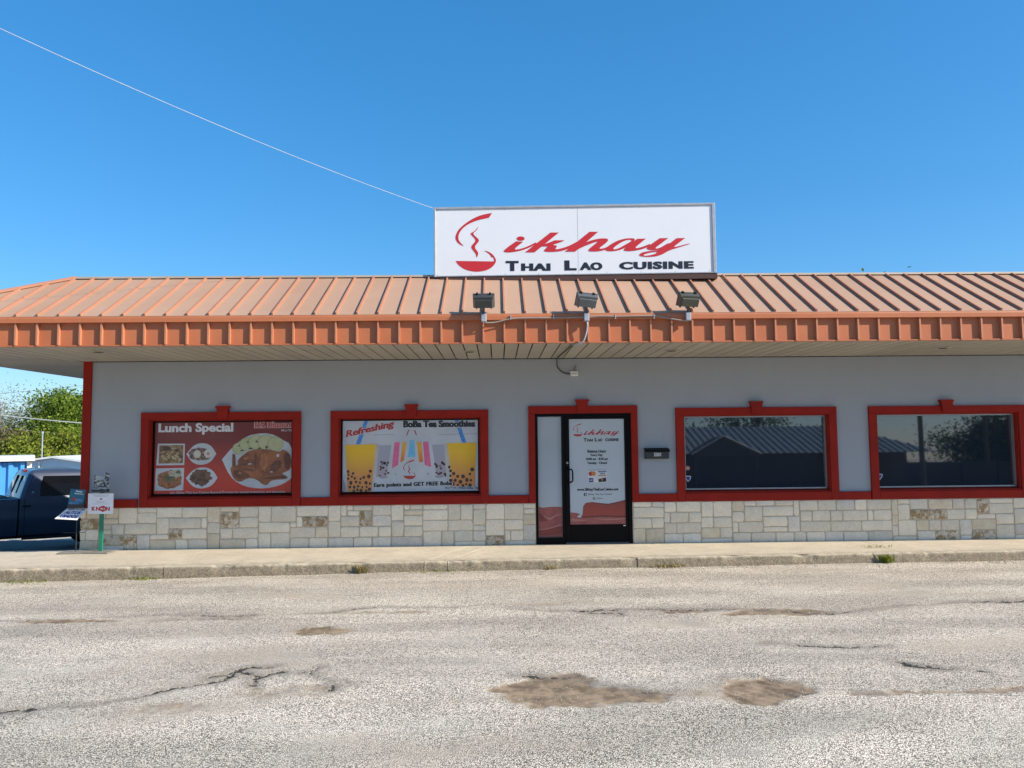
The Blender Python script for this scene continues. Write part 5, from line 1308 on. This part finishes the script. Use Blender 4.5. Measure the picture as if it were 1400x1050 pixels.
def leaves(rr, centres, n, spread, size, squash=0.8):
    rs = np.random.RandomState(rr.randint(0, 10**6))
    C_ = np.array([tuple(c) for c in centres]); pick = rs.randint(0, len(C_), n)
    P = C_[pick] + rs.normal(0, 1, (n,3))*np.array([spread, spread, spread*squash])
    a = rs.normal(0,1,(n,3)); a /= np.linalg.norm(a, axis=1, keepdims=True)
    b = rs.normal(0,1,(n,3)); b -= a*np.sum(a*b, 1, keepdims=True); b /= np.linalg.norm(b, axis=1, keepdims=True)
    s = size*rs.uniform(.6, 1.3, (n,1))
    v = np.stack([P - a*s, P + b*s*.55, P + a*s, P - b*s*.55], 1).reshape(-1, 3).astype(np.float32)
    me = bpy.data.meshes.new('crown'); me.vertices.add(len(v)); me.vertices.foreach_set('co', v.ravel())
    me.loops.add(len(v)); me.loops.foreach_set('vertex_index', np.arange(len(v), dtype=np.int32))
    me.polygons.add(n); me.polygons.foreach_set('loop_start', np.arange(0, 4*n, 4, dtype=np.int32)); me.update(calc_edges=True)
    return me
def tree(name, label, loc, h, crown, mat, n, size, seed, trunk=None, clumps=46, spread=None, bark=None, group=None, cat_='tree', low=0.3, levels=2):
    rr = random.Random(seed); rx, rz_ = crown
    th = thing(name, label, cat_, loc, (0,0,rr.uniform(0,6)), group)
    tb = MB(); ends = branches(rr, (0,0,0), h*0.5, 0.75, levels, trunk or h*0.025, tb)
    obj('trunk', tb, bark or m_bark, th)
    cs = []
    zc = h - rz_
    for _ in range(clumps):
        while True:
            p = Vector((rr.uniform(-1,1), rr.uniform(-1,1), rr.uniform(-1,1)))
            if 0.35 < p.length < 1: break
        k = 1 + 0.22*math.sin(3*math.atan2(p.y,p.x)+seed)
        cs.append(Vector((p.x*rx*k, p.y*rx*k, zc + p.z*rz_)))
    obj('crown', leaves(rr, cs, n, spread or rx*0.2, size), mat, th)
    return th
def px_at(px, py, Y):
    d = fwd + rgt*((px-700)/FPX) + dwn*((py-525)/FPX); return CAM + d*((Y-CAM.y)/d.y)
def put(px, ytop, Y, gz=-1.3):
    p = px_at(px, ytop, Y); return (p.x, Y, gz), p.z-gz
loc, h = put(78, 538, 32); tree('leafy_tree', 'bright green leafy tree, tallest behind the blue sheds', loc, h, (1.2, 1.9), lf_green, 15000, 0.085, 1, clumps=60, spread=.42)
loc, h = put(100, 542, 33); tree('leafy_tree', 'green leafy tree right beside the red corner trim', loc, h, (1.6, 2.2), lf_green, 11000, 0.11, 2, clumps=55, spread=.4)
loc, h = put(14, 530, 31); tree('bare_tree', 'pale grey tree with sparse new leaves at the left edge', loc, h, (1.7, 2.5), lf_grey, 6500, 0.05, 3, clumps=90, spread=.5, bark=m_bark_grey, levels=3, trunk=.12)
loc, h = put(50, 597, 28); tree('leafy_bush', 'round yellow-green bush above the shed roof', loc, h, (1.5, 1.2), lf_yel, 6000, 0.09, 4, clumps=30, spread=.36, cat_='bush')
loc, h = put(2, 594, 29); tree('leafy_bush', 'dull olive bush at the far left edge above the container', loc, h, (1.6, 1.3), lf_olive, 6000, 0.09, 5, clumps=30, spread=.38, cat_='bush')
loc, h = put(100, 592, 29.5); tree('leafy_bush', 'dark green bush between the shed and the red corner trim', loc, h, (1.6, 1.4), lf_yel, 6000, 0.09, 6, clumps=30, spread=.38, cat_='bush')
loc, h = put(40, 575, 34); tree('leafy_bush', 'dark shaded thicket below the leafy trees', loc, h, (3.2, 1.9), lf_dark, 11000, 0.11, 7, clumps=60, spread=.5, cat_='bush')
loc, h = put(-90, 560, 34); tree('leafy_tree', 'green tree at the left, mostly outside the picture', loc, h, (2.4, 2.4), lf_dark, 9000, 0.12, 8, clumps=50, spread=.5)
loc, h = put(1222, 382, 20); tree('leafy_tree', 'tree whose topmost leaves just peek over the roof ridge at right', loc, h, (2.0, 2.2), lf_green, 6000, 0.10, 19, clumps=50, spread=.4)
# wires behind
for k, (p0, p1, Y, r_, lab) in enumerate((((-60,560),(180,583),24,0.022,'thick pale cable crossing in front of the leafy trees'), ((-60,580),(180,578),30,0.012,'thin dark wire low across the trees'), ((-60,543),(180,519),40,0.012,'faint thin wire in the sky above the trees'))):
    a, b = px_at(*p0, Y), px_at(*p1, Y)
    if k == 1: a, b = px_at(-60,578,Y), px_at(180,600,Y)
    o = obj('utility_wire', MB().tube(loc_(catenary(a, b, 0.08, 20), a), r_, 6), m_cable if k == 0 else m_conduit, None, a); tag(o, lab, 'cable', 'wires behind the restaurant')

# ------------------------------------------------------------------ weeds along the kerb
lf_weed = leaf_material('weed_leaves', (0.15,0.19,0.03), (0.32,0.33,0.07), .35)
lf_dry = leaf_material('dry_weed', (0.22,0.18,0.07), (0.34,0.28,0.13), .2)
def gh(x, y): return float(ground_h(np.array(float(x)), np.array(float(y))))
def weed(x, y, z, n, hgt, spread, mat, label, seed, flat=0.0):
    rr = random.Random(seed); m = MB()
    for _ in range(n):
        a = rr.uniform(0, 2*math.pi); L = hgt*rr.uniform(.5,1.15); o = Vector((rr.gauss(0,spread*.35), rr.gauss(0,spread*.12), 0))
        d = Vector((math.cos(a), math.sin(a), 0)); s = Vector((-d.y, d.x, 0)); lean = rr.uniform(.15,.9)+flat; wd = rr.uniform(.003,.008)*(hgt/.1)**.5
        p0 = o; p1 = o + d*L*lean*.45 + Vector((0,0,L*.6)); p2 = o + d*L*lean + Vector((0,0,L*(.9-flat*.6)))
        m.add([p0-s*wd*.5, p0+s*wd*.5, p1+s*wd, p1-s*wd, p2], [(0,1,2,3),(3,2,4)])
    o = obj('weed', m, mat, None, (x, y, z if z > 0.1 else gh(x, y)-0.005)); tag(o, label, 'weed', 'weeds in the kerb joints'); return o
weed(5.72, kerb_y(5.72)-.035, 0.0, 110, .16, .14, lf_weed, 'bright green weed clump at the kerb foot under the rightmost window', 1)
weed(5.85, -0.78, WALK_Z, 60, .05, .35, lf_weed, 'flat weed growing in the sidewalk under the rightmost window', 2, .6)
weed(-1.95, kerb_y(-1.95)-.035, 0.0, 60, .15, .12, lf_dry, 'yellowish weed at the kerb foot below the boba poster', 3)
weed(-0.9, kerb_y(-0.9)-.04, 0.0, 120, .05, .7, lf_weed, 'low strip of green weeds along the short kerb piece', 4, .4)
weed(0.75, kerb_y(0.75)-.04, 0.0, 40, .07, .12, lf_dry, 'small dry weed at the kerb foot before the sidelight', 5)
weed(2.45, kerb_y(2.45)-.04, 0.0, 80, .09, .35, lf_dry, 'brown dry weeds at the kerb foot right of the door', 6, .3)
weed(-6.6, kerb_y(-6.6)-.05, 0.0, 150, .06, .6, lf_weed, 'low green grass along the kerb at the far left', 7, .3)
weed(-4.95, kerb_y(-4.95)-.05, 0.0, 80, .06, .35, lf_weed, 'thin green grass along the kerb before the lunch poster', 8, .3)
weed(6.9, kerb_y(6.9)-.04, 0.0, 50, .05, .4, lf_dry, 'sparse dry weeds at the kerb foot at far right', 9, .4)
# loose gravel and grit along the kerb foot
rs = random.Random(77); m = MB()
for _ in range(2600):
    x = rs.uniform(-8, 9); y = kerb_y(x) - 0.03 - abs(rs.gauss(0, .16)); s = rs.uniform(.003,.010)*(1.6 if rs.random() < .06 else 1); z = gh(x, y)
    a = rs.uniform(0,6.28); q = [Vector((math.cos(a+k*1.57)*s*rs.uniform(.7,1.2), math.sin(a+k*1.57)*s*rs.uniform(.7,1.2), 0)) for k in range(4)]
    m.add([(x+p.x, y+p.y, z-.004) for p in q] + [(x+p.x*.5, y+p.y*.5, z+s*rs.uniform(.5,1)) for p in q], [(0,1,5,4),(1,2,6,5),(2,3,7,6),(3,0,4,7),(4,5,6,7)])
def chip(m, x, y, s):
    a = rs.uniform(0,6.28); q = [Vector((math.cos(a+k*1.57)*s*rs.uniform(.7,1.2), math.sin(a+k*1.57)*s*rs.uniform(.7,1.2), 0)) for k in range(4)]
    z = gh(x, y) - 0.006
    m.add([(x+p.x, y+p.y, z-.008) for p in q] + [(x+p.x*.5, y+p.y*.5, z+s*rs.uniform(.2,.6)) for p in q], [(0,1,5,4),(1,2,6,5),(2,3,7,6),(3,0,4,7),(4,5,6,7)])
m2 = MB()
for cx, cy, rx, ry, w_ in DIRT:
    for _ in range(int(220*rx)):
        a = rs.uniform(0, 6.28); k = rs.gauss(0.95, .28); chip(m2, cx+rx*k*math.cos(a), cy+ry*k*math.sin(a), rs.uniform(.003,.009))
for pl in CRACKS:
    for (ax, ay), (bx, by) in zip(pl[:-1], pl[1:]):
        for _ in range(int(26*math.hypot(bx-ax, by-ay))):
            t = rs.random(); chip(m2, ax+(bx-ax)*t+rs.gauss(0,.06), ay+(by-ay)*t+rs.gauss(0,.05), rs.uniform(.003,.008))
gv = obj('kerb_gravel', m, M('gravel', (0.5,0.45,0.37), (0.25,0.22,0.17), scale=60, rough=.9), kind='stuff'); gv['label'] = 'loose pale gravel scattered along the kerb foot'; gv['category'] = 'gravel'
gv2 = obj('loose_gravel', m2, MATS['gravel'], kind='stuff'); gv2['label'] = 'crumbled asphalt chips around the cracks and dirt patches'; gv2['category'] = 'gravel'

# ------------------------------------------------------------------ across the lot behind the camera (seen mirrored in the dark windows)
m_roofgrey = M('grey_ribbed_roof', (0.30,0.31,0.32), (0.25,0.26,0.27), scale=2, rough=.5)
m_brick = M('dark_brick_wall', (0.09,0.06,0.05), (0.07,0.05,0.04), scale=6, rough=.9)
GB = -1.25
opp = thing('opposite_building', 'long low building with grey ribbed hip roof, mirrored in the dark windows', 'building', (15.0, -33.0, GB))
obj('wall', MB().box(-17, 9.6, -7.5, 0, 0, 3.05), m_brick, opp)
rf = MB(); E0, E1 = -18.2, 10.9
rf.add([(E0,1.2,3.0),(E1,1.2,3.0),(E1,-8.7,3.0),(E0,-8.7,3.0),(E0+4,-3.75,4.75),(E1-3.6,-3.75,4.75)], [(0,1,5,4),(1,2,5),(2,3,4,5),(3,0,4),(3,2,1,0)])
rfo = obj('roof', rf, m_roofgrey, opp)
rb = MB(); x = E0+4.1
while x < E1-0.5:
    t = min(1.0, (E1-x)/3.6); rb.tube([(x,1.2,3.03),(x,1.2-4.95*t,3.03+1.75*t)], 0.045, 4); x += 0.42
obj('roof_ribs', rb, m_cwhite, rfo, kind='stuff')
obj('porch_gable', MB().prism([(-3.9,3.0),(-2.15,3.98),(-0.1,3.0),(-0.1,2.85),(-3.9,2.85)], 0.3, 2.4), m_brick, opp)
for sx in ((-4.0,2.97,-2.15,4.02),(-2.15,4.02,0.0,2.97)): obj('gable_trim', MB().tube([(sx[0],2.42,sx[1]),(sx[2],2.42,sx[3])], 0.04, 6), m_cwhite, opp)
for x in (-3.7, -0.3): obj('porch_post', MB().box(x-.07, x+.07, 2.2, 2.34, 0, 2.85), m_brick, opp)
for i, (x, y, hh) in enumerate(((24.4,-31.0,9.5),(33.0,-38.5,9.0))):
    up = thing('utility_pole', ('thick wooden utility pole, the nearer of the two mirrored in the rightmost window','thin wooden utility pole, the farther of the two mirrored in the rightmost window')[i], 'pole', (x, y, GB), group='utility poles across the lot')
    obj('pole_shaft', MB().tube([(0,0,0),(0.05,0,hh)], [0.16,0.11], 10), m_bark, up); obj('crossarm', MB().box(-1.1, 1.1, -0.06, 0.06, hh-.8, hh-.65), m_bark, up)
for i, (x, y, hh, rx, mt, n) in enumerate(((38.6,-46,5.6,3.3,lf_dark,9000),(44.5,-44,6.6,3.4,lf_dark,8000),(33.5,-58,3.9,2.6,lf_olive,4000),(19,-46,8.6,3.2,lf_dark,1600),(12,-48,8.8,3.6,lf_dark,1800),(24,-50,4.8,2.6,lf_olive,2500),(5,-47,7.5,3.4,lf_dark,3500),(-6,-45,8,4,lf_dark,6000),(-16,-46,8,4,lf_green,6000))):
    tree('roadside_tree', ['broad dark tree behind the two utility poles across the lot','large dark tree at the far right across the lot','olive tree between the hip roof and the dark trees','dark tree behind the grey hip roof near its right end','dark tree behind the middle of the grey hip roof','thin olive tree behind the hip end across the lot','dark tree behind the left part of the grey roof','dark tree left of the grey-roofed building','light green tree farthest left across the lot'][i], (x, y, GB), hh, (rx, hh*.36), mt, int(n*1.6), 0.13, 100+i, clumps=60, spread=rx*.22)
wl = [catenary((2,-30,7.6),(24.4,-31,8.0),.5), catenary((24.4,-31,8.0),(50,-32.5,8.0),.5)]
for i, c in enumerate(wl):
    o = obj('utility_wire', MB().tube(loc_(c, c[0]), 0.02, 5), m_wire, None, c[0]); tag(o, ['wire left of the nearer utility pole across the lot','wire right of the nearer utility pole across the lot'][i], 'cable')

fen = thing('added_fence', 'added dark wooden fence right of the grey-roofed building, covering bright ground in the rightmost window reflection', 'fence', (25.5, -37.0, GB))  # added to keep sunlit ground out of the rightmost window's reflection
m_fence = M('dark_fence_wood', (0.06,0.05,0.04), (0.04,0.034,0.028), scale=6, rough=.9)
for k in range(10): obj('fence_panel', MB().box(k*2.4, k*2.4+2.36, 0, 0.05, 0.05, 2.35), m_fence, fen)
for k in range(11): obj('fence_post', MB().box(k*2.4-.06, k*2.4+.06, 0.06, 0.16, 0, 2.45), m_fence, fen)
st = MB(); yy0, yy1 = RY-0.02, RY-0.85
for d, w_ in ((0, .05), (0.07, .025)):
    st.add([(-0.79+d-w_/2, yy0+nz.y*.002, roof_z(yy0)+nz.z*.002), (-0.79+d+w_/2, yy0+nz.y*.002, roof_z(yy0)+nz.z*.002), (-0.79+d+w_*.15, yy1+nz.y*.002, roof_z(yy1)+nz.z*.002), (-0.79+d-w_*.15, yy1+nz.y*.002, roof_z(yy1)+nz.z*.002)], [(0,1,2,3)])
obj('rust_streaks', st, m_rust, roof, kind='stuff')
